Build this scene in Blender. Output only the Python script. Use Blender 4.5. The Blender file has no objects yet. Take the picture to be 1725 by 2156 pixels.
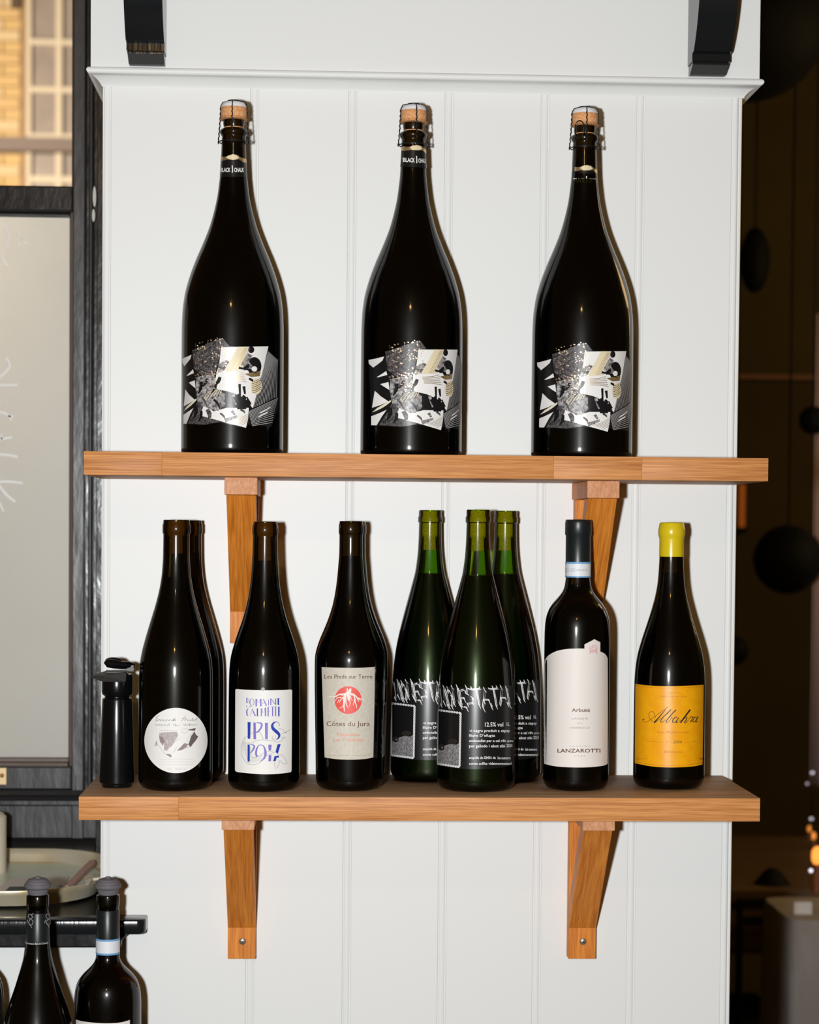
import bpy, bmesh, math, random
import numpy as np
from mathutils import Vector, Matrix

random.seed(7)
S = bpy.context.scene
COL = S.collection

# ------------------------------------------------------------------ camera
W, H = 1725.0, 2156.0
FPX, CX, CY = 4455.75, 877.59, 1285.01
YAW, PITCH, ROLL = 0.04697, 0.03692, 0.00844
CAM = np.array([0.21527, -2.45, 1.55])
_f = np.array([math.sin(YAW) * math.cos(PITCH), math.cos(YAW) * math.cos(PITCH), -math.sin(PITCH)])
_r = np.array([math.cos(YAW), -math.sin(YAW), 0.0])
_u = np.cross(_r, _f)
_cr, _sr = math.cos(ROLL), math.sin(ROLL)
ROT = np.array([_cr * _r + _sr * _u, -_sr * _r + _cr * _u, _f])
cd = bpy.data.cameras.new('camera')
cam = bpy.data.objects.new('camera', cd)
COL.objects.link(cam)
M4 = Matrix.Identity(4)
for i in range(3):
    M4[i][0], M4[i][1], M4[i][2], M4[i][3] = ROT[0][i], ROT[1][i], -ROT[2][i], CAM[i]
cam.matrix_world = M4
cd.sensor_fit = 'HORIZONTAL'
cd.sensor_width = 36.0
cd.lens = FPX * 36.0 / W
cd.shift_x = (W / 2 - CX) / W
cd.shift_y = (CY - H / 2) / W
cd.clip_start, cd.clip_end = 0.05, 100
cd.dof.use_dof = True
cd.dof.focus_distance = 2.27
cd.dof.aperture_fstop = cd.lens / 10.0
S.camera = cam

# ------------------------------------------------------------------ world, lights, exposure
w = bpy.data.worlds.new('room_glow')
S.world = w
w.use_nodes = True
bg = w.node_tree.nodes['Background']
bg.inputs[0].default_value = (0.150, 0.080, 0.024, 1)
bg.inputs[1].default_value = 0.48


def light(name, kind, loc, energy, color, size=0.1, target=None):
    d = bpy.data.lights.new(name, kind)
    d.energy = energy
    d.color = color
    if kind == 'AREA':
        d.shape = 'DISK'
        d.size = size
    else:
        d.shadow_soft_size = size
    o = bpy.data.objects.new(name, d)
    o.location = loc
    if target is not None:
        o.rotation_euler = (Vector(target) - Vector(loc)).to_track_quat('-Z', 'Y').to_euler()
    COL.objects.link(o)
    return o


light('camera_flash', 'AREA', (0.063, -2.43, 1.55), 53.5, (0.965, 0.99, 1.0), 0.055, (0.25, 0, 1.50))
light('ceiling_lamp', 'AREA', (0.02, -2.9, 2.62), 3.2, (1.0, 0.58, 0.20), 0.12, (0.2, 0, 1.4))
light('street_lamp', 'POINT', (-2.6, 8.6, 3.6), 900.0, (1.0, 0.84, 0.64), 0.3)
light('back_room_fill', 'POINT', (3.0, 2.2, 2.3), 33.0, (1.0, 0.70, 0.32), 0.35)  # unseen fill light added to lift the dark room's brown wall
light('back_room_fill', 'POINT', (1.75, 0.75, 2.35), 15.0, (1.0, 0.66, 0.30), 0.25)  # second unseen fill, added to brighten the table and chair

V = S.view_settings
V.view_transform = 'Standard'
V.look = 'None'
V.exposure = 0.0
V.gamma = 1.0
V.use_curve_mapping = False
S.cycles.use_denoising = True
S.cycles.max_bounces = 10
S.cycles.transmission_bounces = 8
S.cycles.glossy_bounces = 5
S.cycles.diffuse_bounces = 4
S.cycles.caustics_reflective = False
S.cycles.caustics_refractive = False
S.cycles.sample_clamp_indirect = 6.0


# ------------------------------------------------------------------ photograph pixel -> place in the room
def ray(px, py):
    return ROT.T @ np.array([(px - CX) / FPX, -(py - CY) / FPX, 1.0])


def at(px, py, Y):
    d = ray(px, py)
    return CAM + d * ((Y - CAM[1]) / d[1])


def atz(px, py, z):
    d = ray(px, py)
    return CAM + d * ((z - CAM[2]) / d[2])


def proj(p):
    q = ROT @ (np.array(p) - CAM)
    return CX + FPX * q[0] / q[2], CY - FPX * q[1] / q[2]


def mpp(Y, x=0.3, z=1.5):
    return float((ROT @ (np.array([x, Y, z]) - CAM))[2] / FPX)


# ------------------------------------------------------------------ materials
MATS = {}


def mat(name, col=(0.5, 0.5, 0.5), rough=0.5, metal=0.0, spec=0.5, trans=0.0, ior=1.45, coat=0.0, emit=None, est=1.0,
        bump=None, vary=None, wood=None, sheen=0.0):
    if name in MATS:
        return MATS[name]
    m = bpy.data.materials.new(name)
    m.use_nodes = True
    nt = m.node_tree
    N, L = nt.nodes, nt.links
    b = N['Principled BSDF']
    b.inputs['Base Color'].default_value = (*col, 1)
    b.inputs['Roughness'].default_value = rough
    b.inputs['Metallic'].default_value = metal
    b.inputs['Specular IOR Level'].default_value = spec
    b.inputs['IOR'].default_value = ior
    b.inputs['Transmission Weight'].default_value = trans
    b.inputs['Coat Weight'].default_value = coat
    b.inputs['Coat Roughness'].default_value = 0.03
    if emit:
        b.inputs['Emission Color'].default_value = (*emit, 1)
        b.inputs['Emission Strength'].default_value = est
    tc = None
    if bump or vary or wood:
        tc = N.new('ShaderNodeTexCoord')
    if vary:  # (scale vec, other colour, amount)
        mp = N.new('ShaderNodeMapping')
        mp.inputs['Scale'].default_value = vary[0]
        L.new(tc.outputs['Object'], mp.inputs['Vector'])
        nz = N.new('ShaderNodeTexNoise')
        nz.inputs['Scale'].default_value = 1.0
        nz.inputs['Detail'].default_value = 6.0
        nz.inputs['Roughness'].default_value = 0.6
        L.new(mp.outputs[0], nz.inputs['Vector'])
        rp = N.new('ShaderNodeValToRGB')
        rp.color_ramp.elements[0].position = vary[3] if len(vary) > 3 else 0.38
        rp.color_ramp.elements[1].position = vary[4] if len(vary) > 4 else 0.66
        rp.color_ramp.elements[0].color = (*col, 1)
        rp.color_ramp.elements[1].color = (*vary[1], 1)
        L.new(nz.outputs['Fac'], rp.inputs[0])
        L.new(rp.outputs[0], b.inputs['Base Color'])
    if wood:  # (dark, light, scale vec, fine scale vec)
        dark, lightc, sc, fine = wood
        oi = N.new('ShaderNodeObjectInfo')
        mp = N.new('ShaderNodeMapping')
        mp.inputs['Scale'].default_value = sc
        ad = N.new('ShaderNodeVectorMath')
        ad.operation = 'ADD'
        ml = N.new('ShaderNodeVectorMath')
        ml.operation = 'SCALE'
        ml.inputs['Scale'].default_value = 7.0
        cb = N.new('ShaderNodeCombineXYZ')
        for i in range(3):
            L.new(oi.outputs['Random'], cb.inputs[i])
        L.new(cb.outputs[0], ml.inputs[0])
        L.new(tc.outputs['Object'], ad.inputs[0])
        L.new(ml.outputs[0], ad.inputs[1])
        L.new(ad.outputs[0], mp.inputs['Vector'])
        nz = N.new('ShaderNodeTexNoise')
        nz.inputs['Scale'].default_value = 1.0
        nz.inputs['Detail'].default_value = 5.0
        nz.inputs['Distortion'].default_value = 0.6
        L.new(mp.outputs[0], nz.inputs['Vector'])
        mp2 = N.new('ShaderNodeMapping')
        mp2.inputs['Scale'].default_value = fine
        L.new(ad.outputs[0], mp2.inputs['Vector'])
        nz2 = N.new('ShaderNodeTexNoise')
        nz2.inputs['Scale'].default_value = 1.0
        nz2.inputs['Detail'].default_value = 3.0
        L.new(mp2.outputs[0], nz2.inputs['Vector'])
        mx = N.new('ShaderNodeMath')
        mx.operation = 'MULTIPLY_ADD'
        mx.inputs[1].default_value = 0.55
        L.new(nz2.outputs['Fac'], mx.inputs[0])
        mh = N.new('ShaderNodeMath')
        mh.operation = 'MULTIPLY'
        mh.inputs[1].default_value = 0.45
        L.new(nz.outputs['Fac'], mh.inputs[0])
        L.new(mh.outputs[0], mx.inputs[2])
        rp = N.new('ShaderNodeValToRGB')
        rp.color_ramp.elements[0].position = 0.36
        rp.color_ramp.elements[1].position = 0.62
        rp.color_ramp.elements[0].color = (*dark, 1)
        rp.color_ramp.elements[1].color = (*lightc, 1)
        L.new(mx.outputs[0], rp.inputs[0])
        L.new(rp.outputs[0], b.inputs['Base Color'])
    if bump:
        mp = N.new('ShaderNodeMapping')
        mp.inputs['Scale'].default_value = bump[0]
        L.new(tc.outputs['Object'], mp.inputs['Vector'])
        nz = N.new('ShaderNodeTexNoise')
        nz.inputs['Scale'].default_value = 1.0
        nz.inputs['Detail'].default_value = 4.0
        L.new(mp.outputs[0], nz.inputs['Vector'])
        bp = N.new('ShaderNodeBump')
        bp.inputs['Strength'].default_value = bump[1]
        bp.inputs['Distance'].default_value = bump[2] if len(bump) > 2 else 0.002
        L.new(nz.outputs['Fac'], bp.inputs['Height'])
        L.new(bp.outputs[0], b.inputs['Normal'])
    MATS[name] = m
    return m


WHITE = mat('white_gloss_paint', (0.80, 0.81, 0.80), 0.45, spec=0.35, bump=((90, 90, 14), 0.05, 0.001))
WHITE2 = mat('white_wall_paint', (0.80, 0.815, 0.805), 0.55, spec=0.3, bump=((220, 220, 220), 0.06, 0.001))
BLACKP = mat('black_gloss_paint', (0.010, 0.011, 0.012), 0.16, spec=0.5, bump=((260, 260, 10), 0.10, 0.002))
BLACKW = mat('black_window_paint', (0.012, 0.0115, 0.012), 0.26, spec=0.6, bump=((34, 34, 16), 0.30, 0.006))
BLACKS = mat('black_paint_sheen', (0.035, 0.033, 0.035), 0.36, spec=0.6, bump=((34, 34, 10), 0.28, 0.006))  # flash sheen on the black paint, put into a greyer base colour
WEAR = mat('worn_white_undercoat', (0.62, 0.60, 0.55), 0.6)
OAK = mat('oak_plank', (0.5, 0.2, 0.07), 0.5, spec=0.3,
          wood=((0.40, 0.145, 0.034), (0.68, 0.305, 0.105), (4, 60, 240), (22, 300, 900)), bump=((12, 200, 300), 0.08, 0.0006))
OAKTOP = mat('greyer_oak_top', (0.3, 0.2, 0.1), 0.6, spec=0.25, wood=((0.26, 0.140, 0.062), (0.48, 0.290, 0.155), (4, 60, 240), (22, 300, 900)))  # shelf tops get a darker, greyer oak
OAKV = mat('oak_bracket', (0.45, 0.15, 0.03), 0.5, spec=0.3,
           wood=((0.48, 0.128, 0.010), (0.78, 0.28, 0.040), (150, 9, 9), (800, 26, 26)), bump=((200, 14, 14), 0.08, 0.0006))
OAKE = mat('oak_end_grain', (0.45, 0.2, 0.1), 0.55, spec=0.3,
           wood=((0.50, 0.21, 0.085), (0.66, 0.34, 0.18), (120, 9, 40), (420, 30, 200)))
PAPER = mat('white_label_paper', (0.80, 0.79, 0.77), 0.5, spec=0.3)
PAPERC = mat('cream_label_paper', (0.78, 0.73, 0.69), 0.5, spec=0.3)
PAPERG = mat('grey_beige_label_paper', (0.56, 0.52, 0.44), 0.5, spec=0.35, vary=((300, 300, 300), (0.63, 0.585, 0.50)))
PAPERY = mat('yellow_label_paper', (0.84, 0.35, 0.003), 0.36, spec=0.45, vary=((120, 120, 120), (0.88, 0.40, 0.005)))
INK = mat('black_ink', (0.02, 0.015, 0.012), 0.5)
INKB = mat('brown_ink', (0.12, 0.045, 0.02), 0.5)
INKG = mat('grey_ink', (0.32, 0.31, 0.30), 0.6)
INKGD = mat('dark_grey_ink', (0.13, 0.10, 0.10), 0.6)
INKBL = mat('blue_ink', (0.012, 0.045, 0.38), 0.5)
INKV = mat('violet_ink', (0.20, 0.15, 0.52), 0.5)
INKR = mat('red_ink', (0.78, 0.09, 0.07), 0.5)
INKR2 = mat('salmon_ink', (0.78, 0.22, 0.15), 0.5)
INKW = mat('white_ink', (0.82, 0.81, 0.80), 0.32)
INKY = mat('ochre_ink', (0.45, 0.15, 0.01), 0.5)
GOLD = mat('gold_foil', (0.75, 0.56, 0.28), 0.32, metal=0.85)
COPPER = mat('copper_foil', (0.80, 0.55, 0.40), 0.35, metal=0.7)
CREAM = mat('pale_gold_print', (0.76, 0.66, 0.45), 0.4, spec=0.5)
BLKLAB = mat('black_satin_label', (0.008, 0.008, 0.009), 0.30, spec=0.5)
GREYLAB = mat('charcoal_print', (0.018, 0.017, 0.018), 0.35, spec=0.5, vary=((420, 420, 420), (0.15, 0.135, 0.14)))
MIDLAB = mat('marbled_grey_print', (0.05, 0.047, 0.05), 0.35, spec=0.5, vary=((300, 300, 300), (0.52, 0.50, 0.50)))
CORK = mat('cork', (0.64, 0.27, 0.09), 0.8, spec=0.1, vary=((420, 420, 420), (0.80, 0.46, 0.25), 1))
WIRE = mat('black_wire', (0.012, 0.013, 0.014), 0.35, metal=0.3)
CAPM = mat('white_metal_cap', (0.80, 0.80, 0.84), 0.35)
STEEL = mat('steel_tray', (0.80, 0.74, 0.60), 0.28, metal=0.55, vary=((12, 12, 12), (0.66, 0.54, 0.30)))
STEELIN = mat('tray_bottom', (0.74, 0.86, 0.72), 0.30, metal=0.1, vary=((14, 14, 14), (0.84, 0.90, 0.80)))  # reflected brightness of the bottom is put into this pale colour
SCREWM = mat('screw_metal', (0.80, 0.74, 0.58), 0.28, metal=0.9)
CAPS_BLK = mat('black_capsule', (0.009, 0.012, 0.013), 0.36, spec=0.5)
CAPS_YEL = mat('yellow_wax', (0.66, 0.50, 0.010), 0.28, spec=0.5)
BAND_W = mat('tax_band_paper', (0.74, 0.76, 0.80), 0.5)
BAND_B = mat('tax_band_blue', (0.15, 0.36, 0.62), 0.5)
RUBBER = mat('grey_rubber', (0.135, 0.125, 0.14), 0.6, spec=0.3)
BPLAST = mat('black_plastic', (0.003, 0.0035, 0.004), 0.20, spec=0.45)


def glass_mat(name, tint, rough=0.085, haze=0.16):
    m = bpy.data.materials.new(name)
    m.use_nodes = True
    N, L = m.node_tree.nodes, m.node_tree.links
    N.remove(N['Principled BSDF'])
    out = N['Material Output']
    tr = N.new('ShaderNodeBsdfTransparent')
    tr.inputs[0].default_value = (*tint, 1)
    gl = N.new('ShaderNodeBsdfGlossy')
    gl.inputs['Roughness'].default_value = rough
    gl2 = N.new('ShaderNodeBsdfGlossy')
    gl2.inputs['Roughness'].default_value = 0.32
    mg = N.new('ShaderNodeMixShader')
    mg.inputs[0].default_value = haze
    L.new(gl.outputs[0], mg.inputs[1])
    L.new(gl2.outputs[0], mg.inputs[2])
    fr = N.new('ShaderNodeFresnel')
    fr.inputs['IOR'].default_value = 1.5
    mx = N.new('ShaderNodeMixShader')
    L.new(fr.outputs[0], mx.inputs[0])
    L.new(tr.outputs[0], mx.inputs[1])
    L.new(mg.outputs[0], mx.inputs[2])
    L.new(mx.outputs[0], out.inputs[0])
    MATS[name] = m
    return m


GL_DARK = glass_mat('dark_olive_glass', (0.14, 0.13, 0.035))
GL_BROWN = glass_mat('brown_olive_glass', (0.25, 0.21, 0.07))
GL_GREEN = glass_mat('green_glass', (0.47, 0.66, 0.045))
GL_IN = glass_mat('inner_glass', (0.93, 0.95, 0.90), 0.05, 0.0)
WINE = mat('dark_wine', (0.0015, 0.0045, 0.003), 0.3, spec=0.2)
CLEAR = mat('window_glass', (0.96, 0.97, 0.96), 0.0, trans=1.0, ior=1.45)
FROST = mat('whitened_window_glass', (0.70, 0.69, 0.64), 0.42, spec=0.4, trans=0.35, vary=((3, 3, 4), (0.74, 0.73, 0.68)))
CHALK = mat('white_chalk_paint', (0.92, 0.92, 0.90), 0.7)
BEIGE = mat('beige_candle', (0.62, 0.53, 0.40), 0.7, vary=((40, 40, 14), (0.70, 0.62, 0.49)))
PINK = mat('pink_stick', (0.55, 0.34, 0.29), 0.6)
CREAMP = mat('cream_cloth', (0.80, 0.74, 0.58), 0.7)
BRASS = mat('brass_plate', (0.72, 0.55, 0.30), 0.35, metal=0.4)


# ------------------------------------------------------------------ mesh helpers
class MB:
    def __init__(s):
        s.v, s.f, s.m = [], [], []

    def add(s, vs, fs, mi=0):
        b = len(s.v)
        s.v += [tuple(map(float, p)) for p in vs]
        for f in fs:
            s.f.append([b + i for i in f])
            s.m.append(mi)

    def box(s, lo, hi, mi=0):
        (a, b, c), (d, e, f) = lo, hi
        s.add([(a, b, c), (d, b, c), (d, e, c), (a, e, c), (a, b, f), (d, b, f), (d, e, f), (a, e, f)],
              [(0, 3, 2, 1), (4, 5, 6, 7), (0, 1, 5, 4), (1, 2, 6, 5), (2, 3, 7, 6), (3, 0, 4, 7)], mi)
        return s

    def lathe(s, prof, n=64, c=(0, 0, 0), mi=0, closed=False):
        vs, fs = [], []
        ring = []
        for r, z in prof:
            if r < 1e-6:
                ring.append([len(vs)])
                vs.append((c[0], c[1], c[2] + z))
            else:
                ring.append(list(range(len(vs), len(vs) + n)))
                for k in range(n):
                    a = 2 * math.pi * k / n
                    vs.append((c[0] + r * math.sin(a), c[1] - r * math.cos(a), c[2] + z))
        for i in range(len(ring) - (0 if closed else 1)):
            A, B = ring[i], ring[(i + 1) % len(ring)]
            for k in range(n):
                k2 = (k + 1) % n
                if len(A) == 1 and len(B) == 1:
                    continue
                if len(A) == 1:
                    fs.append((A[0], B[k2], B[k]))
                elif len(B) == 1:
                    fs.append((A[k], A[k2], B[0]))
                else:
                    fs.append((A[k], A[k2], B[k2], B[k]))
        s.add(vs, fs, mi)
        return s

    def prism(s, poly, axis, a, b, mi=0):
        """poly: 2-D points; axis 0: (y,z) extruded in x; 1: (x,z) in y; 2: (x,y) in z"""
        def P(p, t):
            return [(t, p[0], p[1]), (p[0], t, p[1]), (p[0], p[1], t)][axis]
        n = len(poly)
        vs = [P(p, a) for p in poly] + [P(p, b) for p in poly]
        fs = [tuple(range(n))[::-1], tuple(range(n, 2 * n))]
        fs += [(i, (i + 1) % n, n + (i + 1) % n, n + i) for i in range(n)]
        s.add(vs, fs, mi)
        return s

    def tube(s, pts, r, n=8, mi=0, cap=True):
        pts = [Vector(p) for p in pts]
        rs = r if isinstance(r, (list, tuple)) else [r] * len(pts)
        vs, fs = [], []
        up = None
        for i, p in enumerate(pts):
            t = (pts[min(i + 1, len(pts) - 1)] - pts[max(i - 1, 0)])
            t = t.normalized() if t.length > 1e-9 else Vector((0, 0, 1))
            if up is None:
                up = Vector((0, 0, 1)) if abs(t.z) < 0.9 else Vector((1, 0, 0))
            x = t.cross(up).normalized()
            y = x.cross(t).normalized()
            up = y
            for k in range(n):
                a = 2 * math.pi * k / n
                vs.append(p + (x * math.cos(a) + y * math.sin(a)) * rs[i])
        for i in range(len(pts) - 1):
            for k in range(n):
                fs.append((i * n + k, i * n + (k + 1) % n, (i + 1) * n + (k + 1) % n, (i + 1) * n + k))
        if cap:
            fs.append(tuple(range(n))[::-1])
            fs.append(tuple((len(pts) - 1) * n + k for k in range(n)))
        s.add(vs, fs, mi)
        return s

    def sphere(s, c, r, n=24, m=14, sc=(1, 1, 1), mi=0):
        prof = [(r * math.sin(math.pi * i / m), -r * math.cos(math.pi * i / m)) for i in range(m + 1)]
        b = len(s.v)
        s.lathe([(max(p[0], 0), p[1]) for p in prof], n, (0, 0, 0), mi)
        for i in range(b, len(s.v)):
            p = s.v[i]
            s.v[i] = (p[0] * sc[0] + c[0], p[1] * sc[1] + c[1], p[2] * sc[2] + c[2])
        return s

    def mesh(s, name, mats, smooth=None, bevel=0):
        me = bpy.data.meshes.new(name)
        me.from_pydata(s.v, [], s.f)
        for m in (mats if isinstance(mats, (list, tuple)) else [mats]):
            me.materials.append(m)
        if len(me.polygons) == len(s.m):
            me.polygons.foreach_set('material_index', s.m)
        bm = bmesh.new()
        bm.from_mesh(me)
        bmesh.ops.recalc_face_normals(bm, faces=bm.faces)
        if bevel:
            es = [e for e in bm.edges if len(e.link_faces) == 2 and e.calc_face_angle(0) > 0.5]
            bmesh.ops.bevel(bm, geom=es, offset=bevel, segments=2, affect='EDGES', profile=0.5)
        bm.to_mesh(me)
        bm.free()
        if smooth is not None:
            for p in me.polygons:
                p.use_smooth = True
            me.set_sharp_from_angle(angle=math.radians(smooth))
        me.update()
        return me

    def build(s, name, mats, parent=None, smooth=None, bevel=0, kind=None):
        return link(name, s.mesh(name, mats, smooth, bevel), parent, kind)


def link(name, me, parent=None, kind=None):
    o = bpy.data.objects.new(name, me)
    COL.objects.link(o)
    if parent is not None:
        o.parent = parent
    if kind:
        o['kind'] = kind
    return o


def tag(o, label, cat, group=None):
    o['label'] = label
    o['category'] = cat
    if group:
        o['group'] = group
    return o


def thing(name, label, cat, loc=(0, 0, 0), rz=0.0, group=None):
    o = bpy.data.objects.new(name, None)
    o.empty_display_size = 0.05
    o.location = tuple(map(float, loc))
    o.rotation_euler = (0, 0, rz)
    COL.objects.link(o)
    return tag(o, label, cat, group)


def shell(name, kind='structure'):
    o = bpy.data.objects.new(name, None)
    COL.objects.link(o)
    o['kind'] = kind
    return o


def copy_tree(o, parent=None):
    c = o.copy()
    COL.objects.link(c)
    if parent is not None:
        c.parent = parent
        c.matrix_parent_inverse = o.matrix_parent_inverse.copy()
    for ch in list(o.children):
        copy_tree(ch, c)
    return c


# ------------------------------------------------------------------ the pier wall of tongue-and-groove boards
GX = [-0.0333, 0.1349, 0.2472, 0.3584, 0.4695, 0.5804, 0.6913, 0.7035]
ZT = 2.0566          # underside of the picture rail
wb = shell('wall_back')


def board_prof(x0, x1, bead_left=True):
    b = 0.0092
    p = [(x0, 0.016)]
    p += [(x0, 0.0012), (x0 + 0.0007, 0.0016)]
    for k in range(0, 9):
        a = math.pi * k / 8
        p.append((x0 + 0.0010 + (b - 0.002) / 2 * (1 - math.cos(a)), 0.0014 - 0.0014 * math.sin(a)))
    p += [(x0 + b - 0.0004, 0.0016), (x0 + b + 0.0006, 0.0), (x1 - 0.0004, 0.0), (x1 - 0.0001, 0.0010), (x1 - 0.0001, 0.016)]
    return p


def corner_prof(x0, x1):
    p = [(x0, 0.016), (x0, 0.0010), (x0 + 0.0009, 0.0016)]
    for k in range(0, 9):
        a = math.pi * k / 8
        p.append((x0 + 0.0012 + 0.0032 * (1 - math.cos(a)), 0.0016 - 0.0016 * math.sin(a)))
    p += [(x0 + 0.0082, 0.0030), (x0 + 0.0092, 0.0036), (x0 + 0.0100, 0.0018), (x1 - 0.0009, 0.0018), (x1, 0.0034), (x1, 0.016)]
    return p


for i in range(6):
    MB().prism(board_prof(GX[i], GX[i + 1]), 2, 0.0, ZT + 0.004).build('board', WHITE, wb, smooth=35)
MB().prism(corner_prof(GX[6], GX[7]), 2, 0.0, ZT + 0.004).build('corner_board', WHITE, wb, smooth=35)
MB().box((GX[0], 0.016, 0), (GX[7], 0.40, ZT + 0.004)).build('pier_core', WHITE2, wb)
MB().box((GX[0] - 0.0125, -0.0125, ZT + 0.016), (GX[7] + 0.0165, 0.40, 3.05)).build('upper_wall_face', WHITE2, wb)
# picture rail running round three sides of the pier
prof = [(0.000, 0.000), (0.001, -0.0015)]
for k in range(7):
    a = k / 6 * math.pi / 2
    prof.append((0.0015 + 0.0105 * (0.35 * (1 - math.cos(a)) + 0.65 * k / 6), 0.0098 * (0.35 * math.sin(a) + 0.65 * k / 6)))
prof += [(0.0123, 0.0098)]
for k in range(9):
    a = -math.pi / 2 + math.pi * k / 8
    prof.append((0.0128 + 0.0042 * math.cos(a), 0.0142 + 0.0040 * math.sin(a)))
prof += [(0.002, 0.0186)]
m = MB()
n = len(prof)
for j, (o, z) in enumerate(prof):
    for (x, y) in ((GX[0] - o, 0.36), (GX[0] - o, -o), (GX[7] + o * 1.25, -o), (GX[7] + o * 1.25, 0.36)):
        m.v.append((x, y, ZT + z))
for j in range(n):
    j2 = (j + 1) % n
    for k in range(3):
        m.f.append([j * 4 + k, j * 4 + k + 1, j2 * 4 + k + 1, j2 * 4 + k])
        m.m.append(0)
m.f += [[j * 4 for j in range(n)], [j * 4 + 3 for j in range(n)]]
m.m += [0, 0]
m.build('trim_1', WHITE, None, smooth=40, kind='structure')

# ------------------------------------------------------------------ black corbels above the rail
YW = -0.0125


def corbel(x0, x1, label):
    t = thing('black_corbel', label, 'corbel', ((x0 + x1) / 2, YW, ZT + 0.0186), 0, 'black corbels standing on the picture rail')
    hw = (x1 - x0) / 2
    d0 = 0.030
    p = [(0, 0.012), (-d0, 0.012), (-d0, 0.0205)]
    for k in range(13):     # concave sweep forward as it rises
        a = k / 12
        p.append((-(d0 + 0.009 + 0.036 * (1 - (1 - a) ** 3.5) + 0.004 * a), 0.0215 + 0.125 * a))
    p += [(-0.083, 0.19), (-0.098, 0.24), (-0.128, 0.30), (0, 0.30)]
    MB().prism(p, 0, -hw, hw).build('scroll', BLACKP, t, smooth=30)
    MB().prism([(0, 0.0008), (-0.012, 0.0008), (-0.0285, 0.009), (-0.0285, 0.012), (0, 0.012)], 0, -hw + 0.001, hw - 0.001).build('foot_block', BLACKP, t, bevel=0.0006)
    return t


corbel(at(271, 140, YW)[0], at(350.5, 140, YW)[0], 'black gloss corbel on the picture rail at the upper left, nearer the window')
corbel(at(1448, 160, YW)[0], at(1527, 160, YW)[0], 'black gloss corbel on the picture rail at the upper right, near the dark room')

# ------------------------------------------------------------------ shelves and brackets
Z2, Z1, TH = 1.2685, 1.6330, 0.0250
D2, D1 = 0.2139, 0.1832
SX2, SX1 = (-0.0347, 0.6903), (-0.0339, 0.7004)


def shelf(x0, x1, ztop, depth, cuts, label):
    t = thing('wooden_shelf', label, 'shelf', ((x0 + x1) / 2, 0, ztop - TH))
    cx = (x0 + x1) / 2
    xs = [x0] + cuts + [x1]
    for i in range(len(xs) - 1):
        MB().box((xs[i] - cx, -depth, 0), (xs[i + 1] - cx, -0.0012, TH)).build('stave', [OAK, OAKTOP], t, bevel=0.0004, smooth=30)
        for p in t.children[-1].data.polygons:
            p.material_index = 1 if p.normal.z > 0.9 else 0
    return t


shelf(*SX1, Z1, D1, [at(341, 980, -D1)[0], at(1166, 990, -D1)[0], at(1352, 990, -D1)[0]],
      'upper oak shelf carrying the three tall sparkling bottles')
shelf(*SX2, Z2, D2, [at(376, 1700, -D2)[0]],
      'lower oak shelf carrying the row of smaller wine bottles')


def bracket(xc, ztop, alen, hh, label, screw=True):
    """xc: middle, ztop: underside of the shelf, alen: arm length, hh: height on the wall"""
    t = thing('shelf_bracket', label, 'bracket', (xc, 0, ztop), 0, 'oak brackets under the two shelves')
    w1, w2, tk = 0.0178, 0.0160, 0.019
    a = MB().box((-w1, -alen, -tk), (w1, -0.0012, -0.0002), 0)
    ar = a.build('arm', [OAKV, OAKE], t, bevel=0.0006)
    for p in ar.data.polygons:
        if p.normal.y < -0.9:
            p.material_index = 1
    MB().box((-w2, -0.019, -hh), (w2, -0.0012, -tk - 0.0002)).build('upright', OAKV, t, bevel=0.0008)
    zb = -hh + 0.036
    # strut: from the arm's tip down to the upright
    MB().prism([(-alen + 0.006, -tk - 0.0003), (-alen + 0.036, -tk - 0.0003), (-0.0195, zb + 0.032), (-0.0195, zb)], 0, -w2, w2).build('strut', OAKV, t, bevel=0.0006)
    if screw:
        sc = MB().lathe([(0, 0.0024), (0.0022, 0.0024), (0.0040, 0.0014), (0.0046, 0.0), (0.0046, -0.001)], 20)
        for dx, dz in ((1, 0), (0, 1)):
            sc.box((-0.0022 if dx else -0.0005, -0.0005 if dx else -0.0022, 0.00241), (0.0022 if dx else 0.0005, 0.0005 if dx else 0.0022, 0.00255), 1)
        so = sc.build('screw', [SCREWM, INK], t, smooth=40)
        so.rotation_euler = (math.pi / 2, 0.4, 0)
        so.location = (0.001, -0.0188, zb - 0.0155)
    return t


zb2, zb1 = Z2 - TH, Z1 - TH
hl2 = zb2 - at(510, 2019, -0.019)[2]
bracket(at(509, 1985, -0.019)[0], zb2, 0.152, hl2, 'oak bracket with a pale screw under the lower shelf, left one')
bracket(at(1226, 1985, -0.019)[0], zb2, 0.152, zb2 - at(1226, 2019, -0.019)[2], 'oak bracket with a brassy screw under the lower shelf, right one')
bracket(at(514, 1320, -0.019)[0], zb1, 0.142, hl2, 'oak bracket under the upper shelf, left one behind the purple-lettered bottle')
bracket(at(1240, 1100, -0.019)[0], zb1, 0.142, hl2, 'oak bracket under the upper shelf, right one behind the black-capped bottle')


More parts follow.
